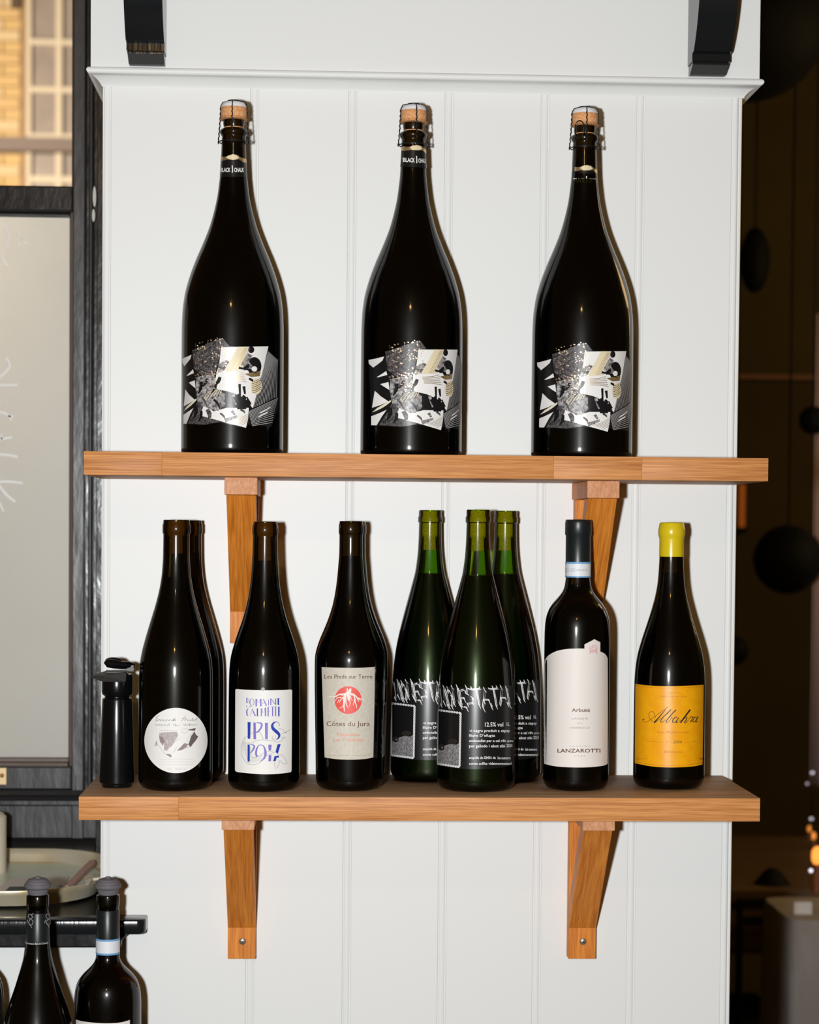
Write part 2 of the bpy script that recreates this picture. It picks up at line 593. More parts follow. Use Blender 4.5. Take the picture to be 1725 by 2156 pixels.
# ------------------------------------------------------------------ bottles
def pchip(xs, ys, n):
    xs, ys = np.array(xs, float), np.array(ys, float)
    h = np.diff(xs)
    d = np.diff(ys) / h
    m = np.zeros(len(xs))
    for i in range(1, len(xs) - 1):
        if d[i - 1] * d[i] > 0:
            w1, w2 = 2 * h[i] + h[i - 1], h[i] + 2 * h[i - 1]
            m[i] = (w1 + w2) / (w1 / d[i - 1] + w2 / d[i])
    m[0], m[-1] = d[0], d[-1]
    q = np.linspace(xs[0], xs[-1], n)
    i = np.clip(np.searchsorted(xs, q) - 1, 0, len(h) - 1)
    t = (q - xs[i]) / h[i]
    return q, ((1 + 2 * t) * (1 - t) ** 2) * ys[i] + t * (1 - t) ** 2 * h[i] * m[i] + t * t * (3 - 2 * t) * ys[i + 1] + t * t * (t - 1) * h[i] * m[i + 1]


class Bottle:
    """an upright bottle standing at (x, y, z0); lip and body are lists of (photo row, half width in photo pixels)"""

    def __init__(s, name, label, xb, yb, Y, z0, lip, body, glass, fill, group=None, heel=0.010, wall=0.0032, cork=True, liquid=WINE, turn=0.0):
        p = at(xb, yb, Y)
        s.x, s.y, s.z0 = float(p[0]), Y, z0
        k = mpp(Y, s.x)
        s.k = k
        Zr = lambda row: float(at(xb, row, Y)[2]) - z0
        s.phi = math.atan2(CAM[0] - s.x, s.y - CAM[1]) + turn
        s.t = thing(name, label, 'bottle', (s.x, s.y, z0), s.phi, group)
        lipz = [(Zr(r), h * k) for r, h in lip]
        bz = [(Zr(r), h * k) for r, h in body]
        q, rr = pchip([b[0] for b in bz[::-1]], [b[1] for b in bz[::-1]], 70)
        s.q, s.rr = q, rr
        R = rr[0]
        s.R = R
        top = lipz[0][0]
        s.top = top
        outer = [(0, 0.004), (R * 0.55, 0.003), (R - heel, 0.0)]
        for i in range(1, 7):
            a = i / 6 * math.pi / 2
            outer.append((R - heel + heel * math.sin(a), heel * (1 - math.cos(a)) * 1.15))
        outer += [(float(r), float(z)) for z, r in zip(q, rr) if z > heel * 1.2]
        neck_r = outer[-1][0]
        outer += [(r, z) for z, r in lipz[::-1]]
        rin = min(0.0095, neck_r * 0.76)
        if 'magnum' in name or R > 0.05:
            rin = 0.0100
        inner = [(rin, top), (rin, float(q[-1]))]
        for z, r in zip(q[::-1], rr[::-1]):
            if z > 0.018:
                inner.append((max(rin if z > q[-1] - 0.06 else 0, min(float(r) - wall, max(float(r) - wall, rin))), float(z)))
        Ri = R - wall
        inner += [(Ri - 0.003, 0.011), (Ri * 0.6, 0.009), (0, 0.012)]
        s.inner = inner
        s.body = MB().lathe(outer + [inner[0]], 72).lathe(inner, 72, mi=1).build('glass', [glass, GL_IN], s.t, smooth=38)
        # wine up to the fill row
        zf = Zr(fill)
        s.zf = zf
        liq = [(0, zf), (float(np.interp(zf, q, rr)) - 0.0006, zf)]
        for r, z in outer[::-1]:
            if z < zf - 0.0005 and (r > R * 0.5 or z > 0.02):
                liq.append((r - 0.0006, z + 0.0005 if z < 0.004 else z))
        liq.append((0, 0.0045))
        MB().lathe(liq, 72).build('wine', liquid, s.t, smooth=38)
        if cork:
            zc = Zr(cork) if cork is not True else top - 0.045
            MB().lathe([(0, zc), (rin + 0.0006, zc), (rin + 0.0006, top - 0.0012), (0, top - 0.0012)], 24).build('cork', CORK, s.t, smooth=30)

    def rad(s, z):
        return float(np.interp(z, s.q, s.rr))

    def local(s, px, py, eps):
        """photo pixel -> point on the bottle's front surface, pushed out by eps, in the bottle's own coordinates"""
        d = ray(px, py)
        R = s.R
        for _ in range(4):
            ox, oy = CAM[0] - s.x, CAM[1] - s.y
            a = d[0] ** 2 + d[1] ** 2
            b = ox * d[0] + oy * d[1]
            c = ox * ox + oy * oy - R * R
            disc = b * b - a * c
            if disc < 0:
                disc = 0
            t = (-b - math.sqrt(disc)) / a
            P = CAM + d * t
            R = s.rad(P[2] - s.z0)
        v = np.array([P[0] - s.x, P[1] - s.y])
        v = v / max(np.linalg.norm(v), 1e-9) * (R + eps)
        c_, s_ = math.cos(-s.phi), math.sin(-s.phi)
        return (c_ * v[0] - s_ * v[1], s_ * v[0] + c_ * v[1], P[2] - s.z0)


def arc(*pts, n=6):
    P = [np.array(p, float) for p in pts]
    Q = []
    for i in range(len(P) - 1):
        p0, p1, p2, p3 = P[max(i - 1, 0)], P[i], P[i + 1], P[min(i + 2, len(P) - 1)]
        for k in range(n):
            t = k / n
            q = 0.5 * (2 * p1 + (p2 - p0) * t + (2 * p0 - 5 * p1 + 4 * p2 - p3) * t * t + (3 * p1 - p0 - 3 * p2 + p3) * t ** 3)
            Q.append((float(q[0]), float(q[1])))
    return Q + [tuple(pts[-1])]


class Print:
    """flat print laid on a bottle, drawn in the pixels of one crop of the photograph"""

    def __init__(s, bot, ox, oy, sc, base=0.00025):
        s.b, s.ox, s.oy, s.sc, s.base = bot, ox, oy, sc, base
        s.step = 7.0
        s.map = bot.local

    def to(s, p, lev):
        return s.map(s.ox + p[0] / s.sc, s.oy + p[1] / s.sc, s.base + lev * 0.00005)

    def poly(s, mb, pts, mi=0, lev=0):
        bm = bmesh.new()
        vs = [bm.verts.new((p[0], p[1], 0)) for p in pts]
        try:
            bm.faces.new(vs)
        except ValueError:
            bm.free()
            return
        st = s.step * s.sc
        xs = [p[0] for p in pts]
        ys = [p[1] for p in pts]
        if max(xs) - min(xs) > st * 1.3:
            x = math.floor(min(xs) / st) * st + st
            while x < max(xs):
                bmesh.ops.bisect_plane(bm, geom=bm.verts[:] + bm.edges[:] + bm.faces[:], plane_co=(x, 0, 0), plane_no=(1, 0, 0))
                x += st
        sv = 12.0 * s.sc
        if max(ys) - min(ys) > sv * 1.3 and s.step < 40:
            y = math.floor(min(ys) / sv) * sv + sv
            while y < max(ys):
                bmesh.ops.bisect_plane(bm, geom=bm.verts[:] + bm.edges[:] + bm.faces[:], plane_co=(0, y, 0), plane_no=(0, 1, 0))
                y += sv
        bmesh.ops.triangulate(bm, faces=[f for f in bm.faces if len(f.verts) > 4])
        bm.verts.index_update()
        mb.add([s.to(v.co, lev) for v in bm.verts], [[v.index for v in f.verts] for f in bm.faces], mi)
        bm.free()

    def stroke(s, mb, pts, wd, mi=0, lev=1, smooth=True):
        P = [np.array(p, float) for p in pts]
        ws = list(wd) if isinstance(wd, (list, tuple)) else [wd] * len(P)
        if smooth and len(P) > 2:
            Q, W_ = [], []
            for i in range(len(P) - 1):
                p0, p1, p2, p3 = P[max(i - 1, 0)], P[i], P[i + 1], P[min(i + 2, len(P) - 1)]
                for t in (0, 0.25, 0.5, 0.75):
                    Q.append(0.5 * (2 * p1 + (p2 - p0) * t + (2 * p0 - 5 * p1 + 4 * p2 - p3) * t * t + (3 * p1 - p0 - 3 * p2 + p3) * t ** 3))
                    W_.append(ws[i] * (1 - t) + ws[i + 1] * t)
            Q.append(P[-1])
            W_.append(ws[-1])
            P, ws = Q, W_
        elif len(P) == 2:
            L = np.linalg.norm(P[1] - P[0]) / (s.step * s.sc)
            n_ = max(1, int(math.ceil(L)))
            ws = [ws[0] + (ws[1] - ws[0]) * i / n_ for i in range(n_ + 1)]
            P = [P[0] + (P[1] - P[0]) * i / n_ for i in range(n_ + 1)]
        vs = []
        for i in range(len(P)):
            t = P[min(i + 1, len(P) - 1)] - P[max(i - 1, 0)]
            nn = np.array([-t[1], t[0]])
            nn = nn / max(np.linalg.norm(nn), 1e-9) * ws[i] / 2
            vs += [s.to(P[i] + nn, lev), s.to(P[i] - nn, lev)]
        mb.add(vs, [(2 * i, 2 * i + 1, 2 * i + 3, 2 * i + 2) for i in range(len(P) - 1)], mi)

    def disc(s, mb, c, rx, ry, mi=0, lev=1, n=28):
        s.poly(mb, [(c[0] + rx * math.cos(2 * math.pi * k / n), c[1] + ry * math.sin(2 * math.pi * k / n)) for k in range(n)], mi, lev)

    def text(s, mb, body, x0, y0, x1, y1, mi=0, lev=1, bold=0.0, shear=0.0):
        """lettering fitted into the box x0..x1, y0 (cap height) .. y1 (baseline)"""
        cu = bpy.data.curves.new('lettering_curve', 'FONT')
        cu.body = body
        cu.size = 1.0
        cu.offset = bold
        cu.shear = shear
        cu.resolution_u = 2
        o = bpy.data.objects.new('lettering_source', cu)
        COL.objects.link(o)
        dg = bpy.context.evaluated_depsgraph_get()
        me = bpy.data.meshes.new_from_object(o.evaluated_get(dg))
        bpy.data.objects.remove(o)
        bpy.data.curves.remove(cu)
        if len(me.vertices) == 0:
            return
        co = np.array([v.co[:] for v in me.vertices])
        mn, mx = co.min(0), co.max(0)
        cap = 0.73
        vs = []
        for c in co:
            vs.append(s.to((x0 + (c[0] - mn[0]) / (mx[0] - mn[0]) * (x1 - x0), y1 - c[1] / cap * (y1 - y0)), lev))
        mb.add(vs, [list(p.vertices) for p in me.polygons], mi)
        bpy.data.meshes.remove(me)


def C1(x0, y0, s):
    """crop reader: list of (crop row, left, right) -> list of (photo row, half width)"""
    return lambda rows: [(y0 + y / s, (r - l) / 2 / s) for y, l, r in rows]


# ---- three big sparkling bottles on the upper shelf
cm = C1(330, 180, 2.695)
MAG_LIP = cm([(196, 374, 486), (200, 370, 490), (225, 371, 489), (243, 376, 484), (252, 358, 502), (262, 353, 507), (276, 353, 507), (288, 362, 498), (294, 364, 496)])
MAG_BODY = cm([(300, 363, 497), (400, 359, 500), (500, 354, 504), (560, 347, 510), (620, 339, 517), (700, 323, 533), (800, 296, 560), (900, 258, 598),
               (1000, 216, 640), (1100, 180, 675), (1200, 155, 700), (1300, 144, 712), (1400, 140.5, 715), (1700, 140, 716), (2040, 140, 716)])
MY = -0.092
bm1 = Bottle('sparkling_bottle', 'tall dark sparkling bottle with collage label, leftmost of the three on the upper shelf',
             488.8, 955, MY, Z1, MAG_LIP, MAG_BODY, GL_DARK, 330, 'tall sparkling bottles on the upper shelf', cork=False, heel=0.006, wall=0.004, liquid=mat('sparkling_wine', (0.010, 0.011, 0.003), 0.25, spec=0.2))
# mushroom cork, cap, wire cage
k = bm1.k
zg = bm1.top
rk = 27.2 * k
MB().lathe([(0, zg - 0.025), (0.0108, zg - 0.025), (0.0108, zg - 0.0005), (0.0160, zg + 0.0001), (rk * 0.97, zg + 0.003), (rk, zg + 0.0075), (rk * 0.99, zg + 0.013), (rk * 0.965, zg + 0.0135), (0, zg + 0.0135)], 36).build('cork', CORK, bm1.t, smooth=40)
pl = MB().lathe([(rk * 0.985, zg + 0.0128), (rk * 0.955, zg + 0.0155), (rk * 0.86, zg + 0.0182), (rk * 0.5, zg + 0.0197), (0, zg + 0.0199)], 36).build('metal_cap', CAPM, bm1.t, smooth=50)
cage = MB()
zr = zg - 0.0245
for q_ in range(4):
    a0 = math.radians(-7 + 90 * q_)
    pts = []
    for i in range(25):
        f = i / 24
        r = rk * 1.02 + 0.0008 * f + 0.0016 * f * f
        z = zg + 0.0150 + (zr - zg - 0.0150) * f
        pts.append((r * math.sin(a0) + 0.0004 * math.cos(i * 1.9), -r * math.cos(a0) + 0.0004 * math.sin(i * 1.9), z))
    cage.tube(pts, 0.00075, 6)
    cage.tube([(rk * 1.02 * math.sin(a0), -rk * 1.02 * math.cos(a0), zg + 0.0150), (rk * 0.86 * math.sin(a0), -rk * 0.86 * math.cos(a0), zg + 0.0193), (rk * 0.45 * math.sin(a0), -rk * 0.45 * math.cos(a0), zg + 0.0206)], 0.0006, 6)
    e = pts[-1]
    lp = [(e[0] + 0.0016 * math.cos(t_) * math.cos(a0), e[1] + 0.0016 * math.cos(t_) * math.sin(a0), e[2] + 0.0016 * math.sin(t_)) for t_ in np.linspace(0, 2 * math.pi, 11)]
    cage.tube(lp, 0.0006, 5, cap=False)
for rr_, zz in ((30.2 * k, zr), (rk * 0.46, zg + 0.0206)):
    cage.tube([(rr_ * math.sin(t_), -rr_ * math.cos(t_), zz) for t_ in np.linspace(0, 2 * math.pi, 33)], 0.0007, 6, cap=False)
cage.build('wire_cage', WIRE, bm1.t, smooth=60)
# collage label (crop of the photograph at 360,690, scale 6.16)
LAB = [BLKLAB, INKW, GREYLAB, MIDLAB, CREAM, GOLD, COPPER, mat('pale_grey_ink', (0.50, 0.49, 0.50), 0.4)]
P = Print(bm1, 360, 690, 6.1607)
lb = MB()
P.poly(lb, [(150, 400), (272, 350), (300, 300), (640, 135), (682, 145), (760, 242), (1262, 242), (1270, 300), (1388, 420), (1385, 1050), (1300, 1288), (1005, 1255), (972, 1300), (640, 1225), (440, 1262), (165, 1246)], 0, 0)
P.poly(lb, [(280, 290), (640, 135), (682, 145), (760, 242), (650, 262), (610, 480), (560, 620), (420, 640), (300, 520)], 2, 1)
P.poly(lb, [(150, 402), (270, 352), (255, 405), (178, 500), (152, 450)], 1, 1)
P.poly(lb, [(205, 622), (290, 540), (300, 590), (215, 625)], 1, 1)
P.poly(lb, [(235, 712), (312, 682), (322, 786), (270, 745)], 1, 1)
P.poly(lb, [(190, 800), (240, 870), (312, 935), (235, 985), (170, 1020)], 1, 1)
P.poly(lb, [(165, 1130), (295, 1042), (250, 1130), (205, 1246), (165, 1246)], 1, 1)
P.poly(lb, [(225, 1246), (300, 1080), (345, 965), (420, 1020), (380, 1140), (640, 1220), (440, 1258)], 2, 1)
for i in range(5):
    P.stroke(lb, [(175 + 8 * i, 1075 - 12 * i), (260 + 8 * i, 1010 - 14 * i), (335, 935 - 4 * i)], 6, 1 if i % 2 else 4, 2)
P.poly(lb, [(330, 640), (560, 600), (600, 800), (700, 860), (690, 1020), (600, 1080), (450, 1050), (350, 960), (325, 800)], 3, 2)
P.poly(lb, [(652, 252), (1262, 242), (1180, 600), (1062, 1045), (930, 900), (760, 830), (560, 790), (590, 600), (628, 470)], 1, 2)
P.poly(lb, [(870, 246), (1005, 246), (870, 560), (700, 575), (760, 440)], 4, 3)
P.poly(lb, [(620, 470), (720, 420), (760, 440), (690, 560), (610, 585)], 3, 3)
P.disc(lb, (1080, 500), 92, 118, 0, 3)
P.disc(lb, (1040, 285), 40, 45, 0, 3)
P.poly(lb, [(905, 480), (990, 330), (1060, 360), (1010, 440), (1090, 540), (960, 530)], 3, 4)
P.poly(lb, [(950, 600), (1160, 560), (1150, 630), (1040, 640)], 5, 4)
P.stroke(lb, [(880, 520), (1000, 545), (1110, 590)], [30, 22, 8], 0, 5)
P.disc(lb, (1080, 535), 36, 34, 1, 5)
P.disc(lb, (1105, 760), 72, 105, 4, 3)
for i in range(7):
    P.stroke(lb, [(1050, 700 + 24 * i), (1110, 685 + 24 * i), (1165, 650 + 24 * i)], 8, 0 if i % 2 else 5, 4)
for i in range(6):
    P.stroke(lb, [(700 + 6 * i, 610 + 16 * i), (840, 600 + 18 * i), (940 + 8 * i, 575 + 26 * i)], 7, 5, 4)
    P.stroke(lb, [(800 + 22 * i, 560), (880 + 22 * i, 400), (960 + 12 * i, 262)], 4, 5, 4)
    P.stroke(lb, [(420 + 34 * i, 940), (470 + 34 * i, 860), (560 + 20 * i, 800)], 7, 4, 3)
P.poly(lb, [(385, 1140), (425, 1015), (560, 1085), (720, 1040), (1010, 1040), (1000, 1180), (972, 1298), (720, 1232)], 1, 3)
P.poly(lb, [(520, 900), (690, 860), (705, 1000), (620, 1078), (530, 1060)], 3, 4)
P.stroke(lb, [(470, 1060), (500, 1110), (505, 1170)], [44, 60, 36], 2, 4)
for a, b, c_ in (((715, 850), (740, 900), 30), ((800, 850), (850, 1000), 46), ((890, 730), (900, 960), 34), ((945, 760), (960, 860), 40), ((940, 920), (1050, 1050), 20), ((980, 900), (1040, 990), 22), ((740, 1000), (960, 1040), 20), ((860, 1040), (975, 1045), 36), ((790, 1075), (830, 1130), 44), ((700, 1205), (860, 1150), 52)):
    P.stroke(lb, [a, b], [c_, c_ * 0.6], 3 if c_ > 40 else 0, 5)
for i in range(6):
    P.stroke(lb, [(760 + 30 * i, 1215 + 10 * i), (860 + 24 * i, 1190 + 8 * i), (1000, 1120 + 22 * i)], 5, 5, 5)
for a, b, c_ in (((640, 640), (560, 760), 40), ((600, 700), (520, 860), 26), ((400, 700), (360, 860), 34), ((470, 660), (420, 760), 30), ((560, 930), (640, 1060), 26), ((400, 900), (470, 1030), 20), ((330, 1010), (300, 1180), 40), ((400, 1080), (360, 1220), 30),
                 ((820, 900), (880, 1040), 30), ((870, 860), (930, 1010), 26), ((980, 930), (1020, 1060), 30), ((930, 880), (960, 940), 30), ((640, 1110), (700, 1180), 22), ((900, 1060), (960, 1110), 24), ((1010, 660), (1060, 700), 26), ((940, 540), (1010, 470), 40)):
    P.stroke(lb, [a, ((a[0] + b[0]) / 2 + 14, (a[1] + b[1]) / 2), b], [c_, c_ * 1.2, c_ * 0.3], 0 if c_ > 24 else 2, 6)
# ruled lines of the dark right-hand panel
for i in range(15):
    x = 1062 + 22 * i
    P.stroke(lb, [(x - 8, 1040 - 8 * i), (x + 105 - 7 * i, 640 - 12 * i), (1262 + 9 * i, 310 + 8 * i)], 5, 7, 1)
P.poly(lb, [(1000, 1090), (1345, 905), (1385, 905), (1385, 1050), (1300, 1288), (1005, 1255)], 0, 3)
for i in range(13):
    P.stroke(lb, [(1003 + 4 * i, 1092 + 15 * i), (1385 - 6 * i, 915 + 19 * i + i * i * 0.6)], 6, 7, 4)
P.stroke(lb, [(1130, 1160), (1250, 1095)], 16, 1, 5)
P.stroke(lb, [(1150, 1110), (1290, 1030)], 14, 1, 5)
for i in range(170):  # copper flecks
    u, v = random.random(), random.random()
    x = 300 + 420 * u
    y = 150 + 470 * v + 130 * (1 - u) - 60
    if i > 120:
        x, y = 400 + 200 * u, 560 + 260 * v
    r_ = random.uniform(4, 12)
    P.poly(lb, [(x - r_, y), (x - r_ * 0.3, y - r_ * 0.9), (x + r_ * 0.8, y - r_ * 0.5), (x + r_, y + r_ * 0.4), (x, y + r_ * 0.9)], 6 if i % 3 else 4, 6)
lb.build('label', LAB, bm1.t, smooth=40)
# neck band with its two words
P = Print(bm1, 420, 200, 10.78)
nb = MB()
P.step = 3.0
P.poly(nb, [(380, 1480), (520, 1480), (640, 1460), (760, 1470), (900, 1460), (1040, 1500), (1120, 1540), (1120, 1860), (380, 1860)], 0, 0)
P.poly(nb, [(380, 1400), (600, 1400), (660, 1370), (760, 1345), (860, 1360), (940, 1420), (1040, 1450), (1120, 1500), (1120, 1560), (1000, 1530), (900, 1462), (760, 1475), (640, 1465), (540, 1490), (380, 1495)], 1, 1)
P.text(nb, 'BLACK', 492, 1650, 706, 1745, 2, 2, 0.03)
P.text(nb, 'CHALK', 788, 1650, 1010, 1745, 2, 2, 0.03)
P.stroke(nb, [(745, 1600), (750, 1690), (747, 1765)], 22, 2, 2)
P.poly(nb, [(600, 1420), (660, 1378), (760, 1355), (850, 1375), (900, 1430), (820, 1462), (700, 1462)], 3, 2)
neck_band = nb.build('neck_band', [BLKLAB, GOLD, INKW, CREAM], bm1.t, smooth=40)


def more_magnum(xb, yb, turn, dz, label):
    c = copy_tree(bm1.t)
    p = at(xb, yb, MY)
    c.location = (float(p[0]), MY, Z1)
    c.rotation_euler = (0, 0, math.atan2(CAM[0] - p[0], MY - CAM[1]) + turn)
    c['label'] = label
    for ch in c.children:
        if ch.name.startswith('neck_band'):
            ch.location.z = dz
    return c


m2 = more_magnum(865.2, 960, math.radians(20), 26 * k, 'tall dark sparkling bottle with collage label, middle one on the upper shelf')
m3 = more_magnum(1224.2, 964, math.radians(15), -10 * k, 'tall dark sparkling bottle with collage label, rightmost of the three on the upper shelf')
ex = MB()   # the third cage keeps its twisted loop
a0 = math.radians(-42)
ex.tube([(1.02 * rk * math.sin(a0 + 0.42 * math.cos(t_)), -1.12 * rk * math.cos(a0 + 0.42 * math.cos(t_)), zg - 0.006 + 0.0095 * math.sin(t_)) for t_ in np.linspace(0, 2 * math.pi, 21)], 0.0007, 6, cap=False)
ex.build('wire_loop', WIRE, m3, smooth=60)

# ---- bottle with the round label, and its double behind it
ca = C1(280, 1080, 3.595)
A_LIP = ca([(52, 242, 432), (58, 238, 438), (80, 238, 438), (88, 233, 443), (150, 233, 443), (160, 239, 438)])
A_BODY = ca([(170, 239, 437), (330, 236, 438), (450, 228, 444), (550, 212, 456), (650, 188, 476), (750, 158, 502), (850, 125, 530), (950, 94, 557), (1050, 68, 582), (1150, 51, 598), (1250, 45, 602), (1400, 43, 603), (2000, 41, 601)])
bA = Bottle('wine_bottle', 'dark wine bottle with a round white label sketched with rocks', 369.3, 1660, -0.138, Z2, A_LIP, A_BODY, GL_BROWN, 1215, cork=1165)
bA2t = copy_tree(bA.t)
pa = at(396.5, 1650, -0.052)
bA2t.location = (float(pa[0]) - 0.0005, -0.0515, Z2)
bA2t.rotation_euler = (0, 0, bA.phi + 0.9)
bA2t['label'] = 'dark wine bottle half hidden behind the round-labelled bottle'
P = Print(bA, 300, 1480, 12.32)
lb = MB()
n_ = 72
P.poly(lb, [(869 + 816 * math.cos(2 * math.pi * i / n_) * (1 - 0.0 * i), 975 + 848 * math.sin(2 * math.pi * i / n_)) for i in range(n_)], 0, 0)
lab_o = lb.build('label', PAPER, bA.t, smooth=40)
ck = MB()
P.poly(ck, [(440, 780), (560, 760), (900, 750), (925, 850), (870, 950), (740, 1140), (690, 1145), (640, 990), (560, 1060), (520, 1110), (450, 980), (430, 860)], 2, 1)
P.poly(ck, [(440, 860), (520, 880), (590, 1000), (520, 1100), (455, 1000)], 3, 2)
P.poly(ck, [(560, 1070), (625, 985), (700, 1150), (640, 1250), (560, 1220)], 2, 1)
P.poly(ck, [(380, 950), (400, 1110), (305, 1120)], 2, 1)
P.poly(ck, [(890, 1240), (1010, 1120), (1090, 1040), (1190, 1060), (1130, 1160), (1000, 1230)], 3, 1)
P.poly(ck, [(1190, 1080), (1260, 860), (1350, 740), (1390, 830), (1445, 870), (1390, 960), (1240, 1150)], 1, 1)
P.poly(ck, [(1180, 690), (1380, 650), (1360, 720), (1200, 710)], 1, 1)
P.poly(ck, [(620, 1330), (720, 1320), (770, 1390), (720, 1410)], 3, 1)
for pts in (((440, 725), (650, 715), (900, 720)), ((1020, 690), (1100, 670), (1200, 680)), ((430, 1100), (560, 1290), (720, 1400)), ((700, 1170), (900, 960), (1000, 930)), ((1000, 740), (1100, 780), (1180, 740)), ((780, 1290), (830, 1250), (900, 1130)), ((1160, 1010), (1200, 880), (1330, 740)), ((1060, 1180), (1250, 1130), (1300, 1060))):
    P.stroke(ck, pts, 9, 2, 2)
# handwriting
for pts in (((330, 470), (390, 460), (350, 430), (400, 390), (360, 370), (450, 320)), ((400, 470), (440, 420), (470, 470), (500, 425), (540, 470), (570, 430), (610, 470), (640, 430), (690, 465), (730, 430), (780, 470), (820, 390), (800, 470), (850, 400), (840, 465), (870, 450)),
            ((1010, 470), (1060, 400), (1120, 330), (1060, 410), (1150, 400)), ((1090, 465), (1130, 420), (1170, 465), (1200, 430), (1240, 465), (1280, 430), (1310, 400), (1300, 465), (1350, 440), (1400, 400)), ((1375, 470), (1430, 380)),
            ((320, 545), (360, 580), (390, 550), (420, 590), (450, 555), (490, 590), (520, 560), (560, 590), (590, 560), (640, 590), (700, 540), (690, 590)), ((800, 590), (840, 540), (850, 600), (880, 570), (910, 595), (960, 585)),
            ((1070, 545), (1090, 585), (1120, 545), (1150, 585), (1190, 550), (1230, 540), (1210, 605), (1260, 560), (1290, 585), (1320, 555), (1350, 585), (1400, 555), (1430, 545))):
    P.stroke(ck, pts, 8, 1, 2)
P.text(ck, 'mis en bouteille au domaine', 440, 1440, 1320, 1470, 4, 2)
P.text(ck, 'vigneron recoltant produit de france', 360, 1505, 1370, 1535, 4, 2)
P.text(ck, 'appellation vin de pays contient des sulfites', 400, 1575, 1350, 1605, 4, 2)
P.text(ck, '75cl   12,5% vol', 640, 1680, 1120, 1735, 4, 2)
ck.build('sketch', [PAPER, INKGD, mat('mauve_grey_ink', (0.38, 0.33, 0.33), 0.6, vary=((600, 600, 600), (0.55, 0.50, 0.49))), mat('umber_ink', (0.20, 0.15, 0.14), 0.6, vary=((700, 700, 700), (0.42, 0.36, 0.34))), mat('light_grey_ink', (0.52, 0.51, 0.49), 0.6)], lab_o, smooth=40)

# ---- bottle with blue and violet lettering
cb_ = C1(460, 1080, 3.595)
B_LIP = cb_([(65, 268, 435), (70, 262, 441), (90, 261, 446), (100, 257, 452), (158, 257, 452), (168, 262, 447)])
B_BODY = cb_([(178, 262, 447), (300, 259, 450), (400, 253, 453), (500, 245, 460), (600, 231, 471), (700, 211, 490), (800, 182, 515), (900, 147, 548), (1000, 115, 580), (1100, 91, 604), (1200, 80, 612), (1350, 76, 614), (2000, 73, 614)])
bB = Bottle('wine_bottle', 'dark wine bottle whose white label has blue and violet capitals', 555.5, 1660, -0.143, Z2, B_LIP, B_BODY, GL_BROWN, 1215, cork=1180)
P = Print(bB, 490, 1445, 11.346)
lb = MB()
P.poly(lb, [(68, 100), (75, 70), (100, 65), (300, 80), (560, 90), (900, 95), (1200, 88), (1390, 75), (1418, 95), (1412, 1000), (1405, 2010)] + arc((1390, 2048), (1200, 2080), (900, 2098), (700, 2098), (400, 2080), (100, 2045)) + [(60, 2010), (64, 1000)], 0, 0)
lab_o = lb.build('label', PAPER, bB.t, smooth=40)
ck = MB()
for x0_, x1_, y0_, y1_, c_ in ((330, 358, 275, 398, 2), (548, 582, 300, 478, 2), (655, 690, 300, 478, 2), (846, 864, 325, 455, 2), (898, 922, 290, 448, 2), (1012, 1036, 288, 440, 2), (1070, 1104, 285, 442, 1),
                              (578, 608, 525, 715, 1), (672, 702, 525, 715, 2), (766, 800, 510, 715, 2), (832, 862, 490, 715, 2), (940, 966, 490, 715, 2), (1010, 1036, 485, 715, 2), (1084, 1116, 485, 715, 1)):
    P.poly(ck, [(x0_, y0_), (x1_, y0_), (x1_, y1_), (x0_, y1_)], c_, 2)
for pts, wd in (([(358, 280), (388, 310), (390, 360), (358, 396)], 8), ([(465, 290), (425, 320), (415, 380), (430, 440), (465, 458), (500, 440), (513, 380), (500, 320), (465, 290)], [6, 16, 22, 16, 6, 12, 16, 12, 6]), ([(580, 305), (618, 400), (656, 305)], 7), ([(735, 300), (770, 380), (808, 465)], [14, 26, 30]),
                ([(735, 300), (715, 400), (700, 470)], 6), ([(722, 410), (775, 410)], 6), ([(846, 300), (864, 300)], 10), ([(920, 300), (970, 370), (1014, 430)], [10, 16, 14]), ([(1104, 290), (1130, 290)], 7), ([(1104, 365), (1124, 365)], 7), ([(1104, 438), (1130, 438)], 7),
                ([(385, 530), (350, 560), (342, 620), (350, 680), (375, 710)], [10, 26, 34, 28, 10]), ([(470, 540), (505, 620), (545, 712)], [14, 24, 30]), ([(470, 540), (440, 620), (420, 705)], 6), ([(440, 640), (505, 640)], 6), ([(608, 712), (645, 712)], 7), ([(702, 530), (734, 640), (768, 520)], 7),
                ([(862, 495), (895, 495)], 7), ([(862, 600), (888, 600)], 7), ([(862, 712), (900, 712)], 7), ([(910, 490), (1060, 485)], 7), ([(1116, 490), (1140, 490)], 7), ([(1116, 600), (1134, 600)], 7), ([(1116, 712), (1145, 712)], 7)):
    P.stroke(ck, pts, wd, 2, 2)
P.text(ck, 'L', 330, 455, 362, 500, 1, 2, 0.01)
P.stroke(ck, [(400, 485), (425, 478), (450, 492), (465, 485)], 10, 1, 2)
for pts, c_ in (([(360, 855), (432, 855), (422, 1250), (364, 1250)], 1), ([(496, 865), (553, 865), (562, 1265), (500, 1265)], 2), ([(770, 870), (843, 870), (838, 1265), (776, 1265)], 2), ([(360, 1390), (412, 1390), (412, 1795), (360, 1795)], 1),
                ([(850, 1395), (932, 1395), (915, 1535), (858, 1535)], 2), ([(862, 1640), (925, 1640), (915, 1790), (852, 1790)], 2), ([(1072, 1385), (1145, 1375), (1110, 1500), (1075, 1615), (1020, 1570)], 1), ([(1000, 1665), (1062, 1665), (1025, 1785), (965, 1790)], 1)):
    P.poly(ck, pts, c_, 2)
P.stroke(ck, [(560, 872), (640, 872), (695, 905), (680, 985), (620, 1070), (562, 1105)], [10, 26, 50, 46, 40, 24], 2, 2)
